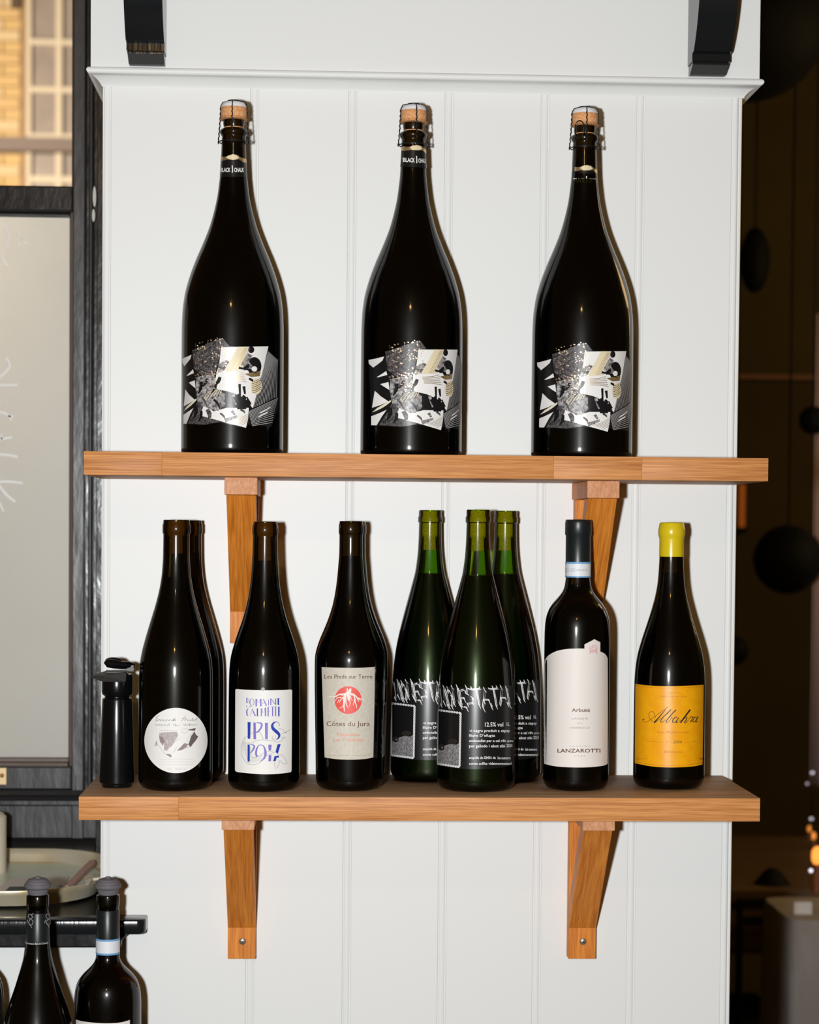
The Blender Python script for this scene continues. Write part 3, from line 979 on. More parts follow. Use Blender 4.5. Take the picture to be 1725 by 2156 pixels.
P.stroke(ck, [(645, 1085), (690, 1170), (738, 1258)], 12, 3, 2)
P.stroke(ck, [(1118, 950), (1098, 880), (1040, 848), (985, 868), (945, 930), (965, 1010), (1040, 1080), (1105, 1150), (1100, 1220), (1040, 1282)], [8, 10, 16, 36, 58, 74, 78, 62, 40, 8], 1, 2)
P.stroke(ck, [(415, 1392), (480, 1398), (520, 1440), (480, 1530), (420, 1600)], [10, 26, 42, 34, 12], 2, 2)
P.stroke(ck, [(690, 1395), (615, 1420), (570, 1520), (560, 1620), (590, 1680)], [10, 22, 44, 48, 44], 2, 2)
P.stroke(ck, [(640, 1400), (730, 1420), (775, 1520), (785, 1620), (750, 1720), (670, 1790)], [8, 26, 52, 60, 46, 10], 2, 2)
for pts in (((500, 1090), (380, 1180), (280, 1240), (222, 1400), (210, 1560), (250, 1700), (340, 1830), (470, 1872), (640, 1830), (760, 1700), (880, 1620), (1010, 1570)), ((440, 1370), (560, 1300), (700, 1280), (960, 1300), (1080, 1332), (1190, 1280), (1250, 1210)),
            ((440, 1450), (420, 1560), (450, 1680), (540, 1700), (660, 1640), (800, 1570), (960, 1545)), ((1080, 1640), (1180, 1640), (1240, 1720), (1295, 1840), (1190, 1842), (1120, 1770), (1100, 1880), (1020, 1960), (1000, 1800)),
            ((940, 1180), (950, 1250), (1000, 1280), (1020, 1200)), ((1100, 1000), (1200, 1040), (1250, 1110), (1365, 1035)), ((1160, 1260), (1200, 1210), (1260, 1230)), ((1170, 1130), (1230, 1110), (1300, 1080))):
    P.stroke(ck, pts, 9, 3, 1)
for i in range(11):
    a = i / 10
    P.stroke(ck, [(225 + 160 * a, 1350 + 250 * a + 100 * a * a), (420 + 60 * a, 1330 + 330 * a)], 5, 3, 1)
    P.stroke(ck, [(300 + 60 * a, 1230 + 580 * a), (215 + 190 * a, 1480 + 360 * a)], 5, 3, 1)
    P.stroke(ck, [(360 + 300 * a, 1830 - 20 * a), (470 + 250 * a, 1690 - 60 * a)], 5, 3, 1)
P.disc(ck, (1075, 1680), 32, 26, 1, 2, 10)
ck.build('lettering', [PAPER, INKBL, INKV, INKG], lab_o, smooth=40)
# moulded glass dot above the label
bd = MB()
dz_ = bB.local(554, 1451, 0.0)
bd.sphere((dz_[0], dz_[1] + 0.0016, dz_[2]), 0.0026, 14, 8)
bd.build('glass_seal', mat('pale_glass_seal', (0.5, 0.47, 0.46), 0.25), bB.t, smooth=60)

# ---- bottle with the grey label and red roots, and its double behind it
cc = C1(640, 1080, 3.595)
C_LIP = cc([(62, 258, 428), (68, 254, 433), (82, 254, 433), (90, 250, 437), (152, 250, 437), (162, 255, 434)])
C_BODY = cc([(170, 257, 433), (300, 257, 435), (400, 251, 443), (500, 243, 452), (600, 228, 463), (700, 205, 480), (800, 171, 508), (900, 130, 546), (950, 108, 566), (1000, 90, 583), (1050, 76, 597), (1100, 69, 604), (1200, 68, 604), (1500, 74, 602), (1800, 83, 599), (2010, 88, 597)])
bC = Bottle('wine_bottle', 'dark tapered wine bottle with a grey label bearing white roots on a red disc', 735.5, 1658, -0.137, Z2, C_LIP, C_BODY, GL_DARK, 1200, cork=1170)
cC = copy_tree(bC.t)
pc = at(742.5, 1648, -0.054)
cC.location = (float(pc[0]), -0.054, Z2)
cC.rotation_euler = (0, 0, bC.phi + 1.2)
cC['label'] = 'dark wine bottle almost hidden behind the grey-labelled bottle with the red disc'
P = Print(bC, 670, 1395, 10.27)
lb = MB()
P.poly(lb, arc((80, 95), (300, 108), (640, 115), (950, 112), (1225, 92)) + [(1215, 900)] + arc((1190, 2050), (1000, 2085), (700, 2100), (400, 2088), (145, 2050)) + [(110, 1000)], 0, 0)
lab_o = lb.build('label', PAPERG, bC.t, smooth=40)
ck = MB()
P.text(ck, 'Les Pieds sur Terre', 140, 252, 1170, 345, 0, 2, 0.004)
P.text(ck, 'Côtes du Jura', 185, 1262, 1115, 1375, 0, 2)
P.text(ck, 'Trousseau', 395, 1512, 895, 1588, 1, 2)
P.text(ck, 'Les Trouillots', 328, 1628, 972, 1702, 1, 2)
P.text(ck, 'PRODUCT OF FRANCE    CONTIENT SULFITES', 190, 1995, 1120, 2020, 3, 2)
P.disc(ck, (650, 812), 292, 300, 2, 1, 40)
for pts, wd in (([(670, 560), (665, 640), (655, 700), (668, 800), (690, 830)], [100, 90, 60, 50, 10]), ([(640, 660), (560, 690), (460, 690), (360, 740), (230, 735)], [60, 46, 26, 26, 10]), ([(600, 700), (570, 760), (565, 850), (560, 950), (575, 1060)], [50, 50, 40, 30, 14]),
                ([(600, 720), (600, 820), (610, 900), (650, 980)], [30, 24, 20, 10]), ([(700, 680), (780, 700), (850, 760), (940, 790), (1010, 800)], [60, 34, 22, 22, 8]), ([(770, 700), (790, 780), (770, 870), (760, 930)], [30, 22, 14, 8]), ([(800, 780), (800, 860), (830, 930), (830, 990)], [24, 22, 18, 8]),
                ([(560, 740), (480, 820), (470, 870)], [24, 18, 8]), ([(520, 760), (420, 760), (370, 830)], [18, 18, 6]), ([(820, 740), (860, 800), (880, 850)], [20, 18, 8]), ([(690, 820), (690, 900), (670, 950)], [18, 12, 6]), ([(560, 930), (500, 970), (460, 990)], [20, 12, 6]), ([(370, 830), (320, 900)], [10, 6]), ([(450, 800), (420, 880)], [12, 6]), ([(850, 780), (930, 830)], [14, 6]), ([(690, 720), (740, 830)], [22, 8])):
    P.stroke(ck, pts, wd, 4, 2)
ck.build('lettering', [INKB, INKR2, INKR, INKG, mat('pale_root_print', (0.80, 0.74, 0.68), 0.5)], lab_o, smooth=40)

# ---- three green-necked bottles with black labels
cdx = C1(800, 1060, 3.422)
D_LIP = cdx([(45, 614, 776), (52, 609, 781), (90, 609, 781), (98, 603, 785), (134, 603, 785), (142, 610, 778)])
D_BODY = cdx([(150, 610, 778), (250, 608, 780), (350, 602, 784), (450, 591, 794), (500, 583, 801), (600, 558, 825), (700, 530, 851), (800, 503, 877), (900, 478, 902), (1000, 455, 923), (1100, 437, 940), (1200, 424, 951), (1300, 416, 958), (1500, 411, 966), (1700, 409, 971), (1960, 408, 975)])
bD = Bottle('wine_bottle', 'green-necked wine bottle with black label, front one of the cluster of three', 1002, 1660, -0.136, Z2, D_LIP, D_BODY, GL_GREEN, 1211, 'green-necked bottles with black labels', cork=1160, wall=0.0030)
P = Print(bD, 920, 1380, 7.187)
lb = MB()
P.poly(lb, arc((8, 460), (250, 480), (560, 490), (900, 478), (1150, 450)) + [(1160, 900)] + arc((1160, 1640), (1000, 1690), (800, 1715), (560, 1722), (300, 1708), (100, 1675), (-2, 1640)) + [(0, 1000)], 0, 0)
lab_o = lb.build('label', BLKLAB, bD.t, smooth=40)
ck = MB()
# spiky hand-drawn capitals
GL = {'M': [[(0, 1), (.1, 0), (.5, .8), (.9, 0), (1, 1)]], 'O': [[(.5, 0), (.05, .35), (.2, .9), (.7, 1), (.95, .5), (.5, 0)]], 'N': [[(0, 1), (.1, 0), (.8, 1), (.95, 0)]], 'E': [[(.9, 0), (.15, .08), (.1, .95), (.95, 1)], [(.1, .5), (.75, .45)]],
      'S': [[(.95, .1), (.3, 0), (.1, .35), (.85, .6), (.8, .95), (.05, 1)]], 'T': [[(0, .05), (1, 0)], [(.5, 0), (.55, 1)]], 'A': [[(0, 1), (.5, 0), (1, 1)], [(.2, .6), (.8, .6)]], 'L': [[(.1, 0), (.15, .95), (.95, 1)]]}
rs = random.Random(3)
word = 'MONESTATAL'
x = 25
for i, ch in enumerate(word):
    wd_ = [95, 95, 95, 95, 110, 120, 130, 125, 115, 125][i]
    tp = 500 + rs.uniform(-25, 15)
    ht = 235 + rs.uniform(-10, 40)
    for st_ in GL[ch]:
        pts = [(x + p_[0] * wd_ + p_[1] * 38, tp + p_[1] * ht) for p_ in st_]
        P.stroke(ck, pts, [rs.uniform(9, 16) for _ in pts], 0, 2, smooth=False)
        P.stroke(ck, [(a + 20, b + 14) for a, b in pts], 7, 0, 2, smooth=False)
        for p_ in pts:
            if rs.random() < 0.95:
                L_ = rs.uniform(40, 100) * (1 if p_[1] > tp + ht * .4 else -0.5)
                P.stroke(ck, [(p_[0], p_[1]), (p_[0] + L_ * .2, p_[1] + L_ * .5), (p_[0] + L_ * 0.45, p_[1] + L_)], [15, 11, 4], 0, 2)
    x += wd_ + 3
# chain frame
for a, b in (((14, 825), (368, 872)), ((362, 870), (345, 1680)), ((12, 1640), (345, 1690)), ((14, 830), (8, 1640))):
    L_ = math.hypot(b[0] - a[0], b[1] - a[1])
    n_ = int(L_ / 36)
    wdt = 26 if a[0] > 300 or b[0] > 360 else 14
    for i in range(n_):
        p_ = [a[0] + (b[0] - a[0]) * (i + .5) / n_, a[1] + (b[1] - a[1]) * (i + .5) / n_]
        ax = 15 if abs(b[0] - a[0]) > abs(b[1] - a[1]) else 12
        ay = 12 if ax == 15 else 18
        ring = [(p_[0] + ax * math.cos(t_), p_[1] + ay * math.sin(t_)) for t_ in np.linspace(0, 2 * math.pi, 9)]
        P.stroke(ck, ring, 9, 0, 2, smooth=False)
    P.stroke(ck, [a, b], 6, 0, 2)
P.poly(ck, [(25, 1420), (110, 1370), (200, 1340), (300, 1350), (335, 1330), (325, 1672), (150, 1660), (20, 1635)], 1, 1)
P.disc(ck, (75, 1390), 45, 50, 2, 2, 14)
P.disc(ck, (235, 1300), 75, 42, 2, 2, 14)
for tx, x0, x1, y0, y1 in (('12.5% vol', 728, 1003, 1010, 1075), ('1L', 1055, 1100, 1010, 1065), ('vi negre produit a capsy', 495, 1105, 1115, 1158), ("lliure D'efugta", 490, 880, 1188, 1228), ('embotellat per a cal rifo pou', 490, 1150, 1268, 1308),
                           ('per galindo i ebot sibi', 490, 1030, 1345, 1390), ('2024', 1050, 1140, 1335, 1388), ('ampolla de 02456 de', 490, 890, 1525, 1565), ('lot numero', 920, 1112, 1525, 1570), ('conte sulfits videmonestatal', 490, 1125, 1612, 1652)):
    P.text(ck, tx, x0, y0, x1, y1, 0, 2, 0.012)
ck.build('lettering', [INKW, mat('grey_speckled_print', (0.10, 0.10, 0.10), 0.5, vary=((500, 500, 500), (0.34, 0.32, 0.34))), INK], lab_o, smooth=40)
for xb, Yb, lab in ((901.5, -0.0455, 'green-necked wine bottle with black label, back left one of the cluster of three'), (1059.5, -0.0455, 'green-necked wine bottle with black label, back right one of the cluster of three')):
    c = copy_tree(bD.t)
    p = at(xb, 1640, Yb)
    c.location = (float(p[0]), Yb, Z2)
    c.rotation_euler = (0, 0, math.atan2(CAM[0] - p[0], Yb - CAM[1]) + math.radians(2))
    c['label'] = lab


# ---- capsules fitted over a neck
def sleeve(bot, pts, name, m_, n=40, sm=40):
    """pts: (photo row, half width in photo pixels) from the top down; closed over the top"""
    pr = [(0, bot_z(bot, pts[0][0]) + 0.0003)] + [(h * bot.k, bot_z(bot, r)) for r, h in pts]
    last = pr[-1]
    pr.append((last[0] - 0.0006, last[1]))
    return MB().lathe(pr, n).build(name, m_, bot.t, smooth=sm)


def bot_z(bot, row):
    px, _ = proj((bot.x, bot.y, bot.z0 + 0.2))
    return float(at(px, row, bot.y)[2]) - bot.z0


# ---- bottle with the arched cream label and black capsule
ce = C1(1120, 1060, 3.124)
E_LIP = ce([(109, 222, 372), (116, 219, 376), (200, 219, 376), (206, 221, 373)])
E_BODY = ce([(212, 221, 373), (380, 221, 373), (470, 219, 375), (500, 216, 379), (545, 210, 385), (580, 197, 399), (620, 166, 429), (660, 131, 462), (700, 106, 485), (750, 88, 500), (800, 80, 506), (880, 77, 508), (1000, 76, 508), (1800, 71, 504)])
bE = Bottle('wine_bottle', 'straight-sided wine bottle with arched cream label and black capsule', 1212.3, 1658, -0.131, Z2, E_LIP, E_BODY, GL_BROWN, 1230, cork=1180)
sleeve(bE, [(1094.2, 26.2), (1095.2, 27.3), (1101, 28.2), (1125, 28.3), (1128, 26.6), (1182, 26.4), (1216, 26.6)], 'capsule', CAPS_BLK)
P = Print(bE, 1120, 1060, 3.124, 0.0028)
P.step = 3.0


def band(bot, r0, r1, half, name, m_, parent):
    z0_, z1_ = bot_z(bot, r1), bot_z(bot, r0)
    R_ = half * bot.k
    return MB().lathe([(R_ - 0.0004, z0_), (R_, z0_), (R_, z1_), (R_ - 0.0004, z1_)], 40).build(name, m_, parent, smooth=40)


bo = band(bE, 1185, 1214.5, 27.0, 'tax_band', BAND_W, bE.t)
band(bE, 1183, 1187, 27.1, 'band_edge', BAND_B, bo)
band(bE, 1212.5, 1215.5, 27.1, 'band_edge', BAND_B, bo)


def neck_print(bot, half, items, parent, m_):
    mb = MB()
    R_ = half * bot.k
    P_ = Print(bot, 0, 0, 1.0, 0)
    def mp_(px, py, eps):
        cx_, _ = proj((bot.x, bot.y, bot.z0 + 0.25))
        u = max(-0.98, min(0.98, (px - cx_) / half))
        a = math.asin(u)
        return ((R_ + 0.0001) * math.sin(a), -(R_ + 0.0001) * math.cos(a), bot_z(bot, py))
    P_.map = mp_
    for tx, x0, y0, x1, y1 in items:
        P_.text(mb, tx, x0, y0, x1, y1, 0, 0)
    return mb.build('lettering', m_, parent)


neck_print(bE, 27.05, [('LANGHE', 1213, 1197, 1236, 1202), ('DOC', 1202, 1196, 1211, 1203), ('G', 1191, 1195, 1198, 1204)], bo, INKG)
P = Print(bE, 1140, 1340, 7.7)
lb = MB()
P.poly(lb, arc((56, 430), (62, 390), (80, 355), (130, 300), (250, 238), (400, 206), (560, 196), (700, 197)) + [(700, 130), (860, 45), (955, 95)] + arc((955, 245), (1010, 270), (1052, 308), (1074, 358)) + [(1076, 1000)] + arc((1074, 2064), (1000, 2095), (800, 2118), (560, 2124), (300, 2112), (150, 2090), (50, 2062)) + [(54, 1000)], 0, 0)
lab_o = lb.build('label', PAPERC, bE.t, smooth=40)
ck = MB()
P.text(ck, 'Arbuté', 495, 1160, 790, 1222, 0, 2, 0.012)
P.text(ck, 'LANGHE', 500, 1312, 755, 1347, 1, 2)
P.text(ck, 'DOC', 580, 1395, 680, 1420, 1, 2)
P.text(ck, 'NEBBIOLO', 470, 1462, 785, 1494, 1, 2)
P.text(ck, 'C A N T I N A', 455, 1765, 795, 1788, 1, 2)
P.text(ck, 'LANZAROTTI', 265, 1818, 955, 1882, 0, 2, 0.018)
P.text(ck, '1 9 6 0', 540, 1925, 715, 1950, 1, 2)
for pts in (((785, 180), (862, 140), (900, 158), (898, 280), (785, 282), (785, 180)), ((800, 270), (800, 200), (860, 165), (885, 200), (885, 270)), ((815, 262), (825, 215), (850, 232), (830, 262)), ((842, 262), (862, 225), (878, 262)), ((795, 240), (840, 205), (892, 235))):
    P.stroke(ck, pts, 9, 2, 2, smooth=False)
ck.build('lettering', [INKB, INKG, mat('rose_ink', (0.70, 0.30, 0.34), 0.5)], lab_o, smooth=40)

# ---- bottle with yellow wax and yellow label
F_LIP = ce([(128, 836, 984), (135, 829, 988), (160, 824, 990), (168, 820, 991), (205, 820, 991), (225, 830, 984)])
F_BODY = ce([(235, 830, 984), (350, 828, 985), (450, 824, 990), (520, 817, 994), (600, 805, 1008), (700, 780, 1034), (800, 749, 1063), (900, 717, 1094), (1000, 690, 1119), (1100, 674, 1130), (1200, 668, 1133), (1350, 666, 1133), (1780, 664, 1132)])
bF = Bottle('wine_bottle', 'dark wine bottle with yellow wax top and yellow label', 1407.8, 1655, -0.112, Z2, F_LIP, F_BODY, GL_DARK, 1218, cork=1205)
sleeve(bF, [(1100, 22.8), (1101.2, 25.0), (1104, 26.2), (1111, 27.2), (1114, 28.2), (1126, 28.2), (1131, 26.5), (1136, 25.6), (1172, 25.8)], 'wax_seal', CAPS_YEL, sm=70)
P = Print(bF, 1330, 1430, 10.78)
lb = MB()
P.poly(lb, arc((92, 105), (350, 140), (700, 158), (1100, 155), (1400, 142), (1635, 128)) + [(1625, 1000)] + arc((1610, 1935), (1400, 1978), (1000, 2002), (700, 1998), (400, 1970), (80, 1905)) + [(86, 1000)], 0, 0)
lab_o = lb.build('label', PAPERY, bF.t, smooth=40)
ck = MB()
T_ = 0
for pts, wd in (([(262, 905), (262, 935), (300, 972), (370, 962), (500, 872), (640, 765), (835, 625)], [16, 8, 8, 8, 9, 9, 9]), ([(275, 905), (295, 912)], [26, 20]), ([(485, 968), (425, 905), (395, 825), (410, 762), (460, 735), (512, 752), (530, 795), (545, 875)], 9), ([(772, 690), (640, 850), (515, 990)], [12, 22, 36]),
                ([(540, 985), (620, 925), (760, 830), (880, 720), (892, 690), (850, 730), (700, 890), (665, 965), (700, 978), (770, 915)], [9, 9, 9, 9, 9, 14, 18, 18, 12, 8]), ([(1012, 695), (900, 810), (790, 950), (800, 985), (860, 950), (905, 870), (890, 850)], [22, 22, 20, 12, 10, 9, 9]),
                ([(900, 870), (960, 900), (1040, 865), (990, 862), (935, 935), (945, 985), (1010, 950), (1075, 872)], [8, 8, 10, 14, 20, 16, 10, 10]), ([(1078, 870), (1020, 955), (1012, 990), (1060, 975), (1120, 925)], [18, 20, 16, 9, 9]), ([(1330, 690), (1220, 840), (1110, 990)], [36, 34, 34]),
                ([(1130, 965), (1210, 885), (1255, 870), (1245, 915), (1200, 975), (1225, 990), (1300, 915)], [9, 10, 18, 20, 20, 14, 9]), ([(1295, 905), (1345, 855), (1385, 862), (1335, 980)], [9, 14, 16, 20]), ([(1372, 880), (1425, 850)], [10, 16]), ([(1480, 862), (1430, 872), (1392, 938), (1402, 975), (1440, 955), (1505, 860)], [14, 16, 20, 18, 12, 12]),
                ([(1508, 850), (1462, 938), (1462, 972), (1510, 945)], [22, 22, 18, 10])):
    P.stroke(ck, pts, wd, 0, 2)
P.text(ck, 'Vino Mediterraneo', 580, 1175, 1300, 1222, 1, 2, 0, 0.35)
P.text(ck, '2024', 945, 1390, 1145, 1455, 0, 2, 0, 0.3)
P.text(ck, 'la', 780, 1400, 830, 1440, 1, 2, 0, 0.3)
P.stroke(ck, [(330, 1405), (600, 1425), (720, 1428)], 6, 1, 2)
P.stroke(ck, [(1230, 1428), (1460, 1415)], 6, 1, 2)
P.text(ck, 'Envinate', 730, 1615, 1160, 1672, 1, 2, 0, 0.45)
P.text(ck, 'VINOS DE ESPANA', 810, 298, 1140, 322, 1, 2)
P.text(ck, 'TINTO DE PARCELA', 650, 378, 1250, 410, 1, 2)
P.text(ck, '14% vol. 75 cl', 105, 1778, 372, 1825, 1, 2)
P.text(ck, 'Sulf', 1530, 1778, 1620, 1822, 0, 2)
P.stroke(ck, [(98, 140), (350, 178), (700, 200), (1100, 198), (1400, 182), (1625, 165)], 7, 1, 2)
P.stroke(ck, [(86, 1868), (400, 1930), (700, 1952), (1000, 1955), (1400, 1930), (1608, 1890)], 7, 1, 2)
ck.build('lettering', [INK, INKY], lab_o, smooth=40)

# ---- stopper pump at the left end of the lower shelf
pk = at(246, 1655, -0.126)
kp = mpp(-0.126)
t = thing('bottle_stopper_pump', 'black plastic wine stopper pump standing at the left end of the lower shelf', 'pump', (float(pk[0]), -0.126, Z2), math.atan2(CAM[0] - pk[0], -0.126 - CAM[1]))


def pz(row):
    return float(at(246, row, -0.126)[2]) - Z2


MB().lathe([(0, 0.0), (30 * kp, 0.0), (32 * kp, 0.002), (32 * kp, pz(1650)), (36 * kp, pz(1646)), (36.3 * kp, pz(1640)), (33.8 * kp, pz(1545)), (31 * kp, pz(1474)), (30 * kp, pz(1470)), (25.8 * kp, pz(1468)), (25.8 * kp, pz(1464)), (0, pz(1464))], 48).build('handle', BPLAST, t, smooth=40)
MB().lathe([(0, pz(1465.5)), (26 * kp, pz(1465.5)), (31 * kp, pz(1461)), (32.3 * kp, pz(1455)), (32.3 * kp, pz(1424)), (30 * kp, pz(1419)), (0, pz(1417))], 48).build('collar', BPLAST, t, smooth=40)
mb_ = MB()
tp_ = [(-57 * kp, -0.010, pz(1422)), (-22 * kp, -0.026, pz(1419)), (20 * kp, -0.020, pz(1414)), (24 * kp, 0.012, pz(1411)), (-20 * kp, 0.014, pz(1412))]
lo_ = [(-55 * kp, -0.010, pz(1425)), (-30 * kp, -0.022, pz(1433)), (18 * kp, -0.018, pz(1434)), (22 * kp, 0.010, pz(1430)), (-22 * kp, 0.012, pz(1428))]
mb_.add(tp_ + lo_, [(0, 1, 2, 3, 4), (9, 8, 7, 6, 5)] + [(i, 5 + i, 5 + (i + 1) % 5, (i + 1) % 5) for i in range(5)])
mb_.build('beak', mat('worn_black_plastic', (0.035, 0.032, 0.03), 0.5), t, bevel=0.001)
MB().box((-24 * kp, -0.010, pz(1417)), (24 * kp, 0.012, pz(1412))).build('cap_plate', MATS['worn_black_plastic'], t, bevel=0.0008)
lv = MB()
lvp = [(34 * kp, 0.0, pz(1402)), (24 * kp, -0.002, pz(1400)), (10 * kp, -0.004, pz(1400)), (-6 * kp, -0.006, pz(1397)), (-20 * kp, -0.008, pz(1395)), (-27 * kp, -0.008, pz(1394))]
lv.tube(lvp, [0.003, 0.0042, 0.0042, 0.0052, 0.0048, 0.001], 12)
lv.sphere((-8 * kp, -0.002, pz(1391)), 13 * kp, 18, 10, (1.35, 0.8, 0.6))
lv.box((20 * kp, -0.005, pz(1413)), (34 * kp, 0.006, pz(1400)))
lv.build('lever', BPLAST, t, smooth=50)

# ------------------------------------------------------------------ window to the left, deep in its reveal
YG = 0.42
win = shell('window_1')


def wx(px, Y=YG):
    return float(at(px, 1000, Y)[0])


zs0, zs1 = 1.10, 2.75
XL = -0.85
MB().box((wx(205), YG - 0.012, zs0), (GX[0] - 0.004, YG + 0.10, zs1)).build('jamb_board', BLACKW, win, bevel=0.001)
MB().box((wx(196), YG + 0.012, zs0), (wx(204.6), YG + 0.10, zs1)).build('jamb_rebate', BLACKW, win)
m = MB()
xa, xb_ = wx(186.5), wx(195.5)
m.prism([(xa, YG + 0.02)] + [(xa + (xb_ - xa) * (1 - math.cos(math.pi * i / 8)) / 2, YG - 0.004 - 0.004 * math.sin(math.pi * i / 8)) for i in range(9)] + [(xb_, YG + 0.02)], 2, zs0 + 0.06, zs1)
m.build('staff_bead', BLACKS, win, smooth=40)
MB().box((wx(178), YG + 0.02, zs0), (wx(187), YG + 0.10, zs1)).build('jamb_gap', BLACKW, win)
zr0, zr1 = float(at(80, 445, YG)[2]), float(at(80, 392, YG)[2])     # meeting rail
zl0, zl1 = float(at(80, 1662, YG)[2]), float(at(80, 1614, YG)[2])   # bottom rail
MB().box((wx(152.5), YG - 0.002, zs0), (wx(178), YG + 0.05, zs1)).build('sash_stile', BLACKS, win, bevel=0.0015)
MB().box((XL, YG - 0.004, zr0), (wx(152.4), YG + 0.05, zr1)).build('meeting_rail', BLACKW, win, bevel=0.002)
MB().box((XL, YG - 0.002, zl0), (wx(152.4), YG + 0.05, zl1)).build('bottom_rail', BLACKS, win, bevel=0.002)
gb = mat('brownish_glazing_bead', (0.16, 0.12, 0.10), 0.45, bump=((60, 60, 60), 0.3, 0.003))
zt_, zb_ = zr0 - 0.0002, zl1 + 0.0002
xg = wx(143)
MB().prism([(xg, YG + 0.02), (xg, YG + 0.012), (wx(147), YG + 0.006), (wx(152.4), YG + 0.004), (wx(152.4), YG + 0.02)], 2, zb_, zt_).build('glazing_bead', gb, win, smooth=30)
MB().prism([(YG + 0.02, zb_), (YG + 0.004, zb_), (YG + 0.0035, zb_ + 0.004), (YG + 0.010, zb_ + 0.006), (YG + 0.010, zb_ + 0.009), (YG + 0.02, zb_ + 0.0105)], 0, XL, xg).build('glazing_bead', gb, win, smooth=30)
MB().prism([(YG + 0.02, zt_), (YG + 0.004, zt_), (YG + 0.006, zt_ - 0.003), (YG + 0.02, zt_ - 0.005)], 0, XL, xg).build('glazing_bead', BLACKW, win, smooth=30)
MB().prism([(xg + 0.003, YG + 0.02), (wx(148), YG + 0.010), (wx(152.4), YG + 0.004), (wx(152.4), YG + 0.02)], 2, zr1 + 0.0002, zs1).build('glazing_bead', gb, win, smooth=30)
low = MB().box((XL, YG + 0.021, zl1 - 0.004), (wx(152), YG + 0.025, zr0 + 0.004)).build('pane', FROST, win)
low['label'] = 'whitened lower pane with chalk strokes'
up = MB().box((XL, YG + 0.021, zr1 - 0.004), (wx(154), YG + 0.025, zs1)).build('pane', CLEAR, win)
up['label'] = 'clear upper pane'


class FlatPrint(Print):
    def __init__(s, ox, oy, sc, Y):
        s.ox, s.oy, s.sc, s.step = ox, oy, sc, 50
        s.Y = Y

    def to(s, p, lev):
        return at(s.ox + p[0] / s.sc, s.oy + p[1] / s.sc, s.Y - lev * 0.0001)


fp = FlatPrint(0, 440, 3.267, YG + 0.0209)
ck = MB()
for pts, wd in (([(40, 110), (58, 185), (40, 250), (22, 320), (30, 365), (55, 388)], 11), ([(135, 155), (150, 210), (190, 240)], 8), ([(150, 210), (130, 250)], 8), ([(42, 1020), (62, 1055), (66, 1085), (40, 1120), (-10, 1160), (-40, 1170)], [12, 14, 16, 20, 22, 22]), ([(-40, 1205), (40, 1212), (120, 1208)], 18),
                ([(-40, 1395), (20, 1400), (60, 1420), (92, 1430)], 18), ([(60, 1420), (80, 1455)], 16), ([(-40, 1585), (20, 1580), (84, 1570)], 18), ([(10, 1545), (12, 1585)], 10), ([(-40, 1690), (40, 1690), (122, 1705)], 18), ([(-60, 1880), (60, 1875), (155, 1885)], 18), ([(-10, 1895), (40, 1960), (105, 2015)], 18), ([(-60, 1960), (-20, 1990), (25, 2080)], 14)):
    fp.stroke(ck, pts, wd, 0, 1)
ck.build('chalk_writing', CHALK, low)
# moulded board between sash and sill
za = float(at(80, 1792, YG)[2])
MB().prism([(YG + 0.06, zl0 - 0.0005), (YG - 0.004, zl0 - 0.0005), (YG - 0.012, zl0 - 0.006), (YG - 0.004, zl0 - 0.009), (YG - 0.014, zl0 - 0.014), (YG - 0.014, zl0 - 0.019), (YG + 0.002, zl0 - 0.023), (YG + 0.002, 1.1057), (YG + 0.06, 1.1057)], 0, XL, wx(205)).build('apron_board', BLACKS, win, smooth=30)
MB().prism([(YG - 0.0002, 1.1057), (YG - 0.016, 1.1057), (YG - 0.014, 1.122), (YG - 0.006, 1.131), (YG - 0.0002, 1.133)], 0, XL, wx(204)).build('quadrant_bead', BLACKW, win, smooth=40)
# white scars where the paint has flaked
sc_ = MB()
fp2 = FlatPrint(0, 0, 1.0, YG - 0.0122)
for cx_, y0, y1, hw_ in ((199, 392, 436, 3.5), (197, 440, 467, 3.2)):
    sc_.add([fp2.to((cx_ + hw_ * math.cos(2 * math.pi * i / 14), (y0 + y1) / 2 + (y1 - y0) / 2 * math.sin(2 * math.pi * i / 14)), 60) for i in range(14)], [tuple(range(14))], 0)
o = sc_.build('paint_scar', WEAR, win)
o['label'] = 'white scars of flaked paint'
# brass latch plate on the bottom rail
t = MB()
a, b = at(-22, 1652, YG - 0.003), at(14.5, 1616, YG - 0.003)
t.box((a[0], YG - 0.006, a[2]), (b[0], YG - 0.0022, b[2]))
lt = t.build('latch_plate', BRASS, win, bevel=0.0008)
MB().lathe([(0, 0.002), (0.0024, 0.0018), (0.003, 0)], 16).build('latch_screw', mat('rusty_screw', (0.25, 0.10, 0.03), 0.5, metal=0.5), lt, smooth=40)
sw = lt.children[0]
sw.rotation_euler = (math.pi / 2, 0, 0)
sw.location = tuple(map(float, at(4, 1633, YG - 0.0062)))

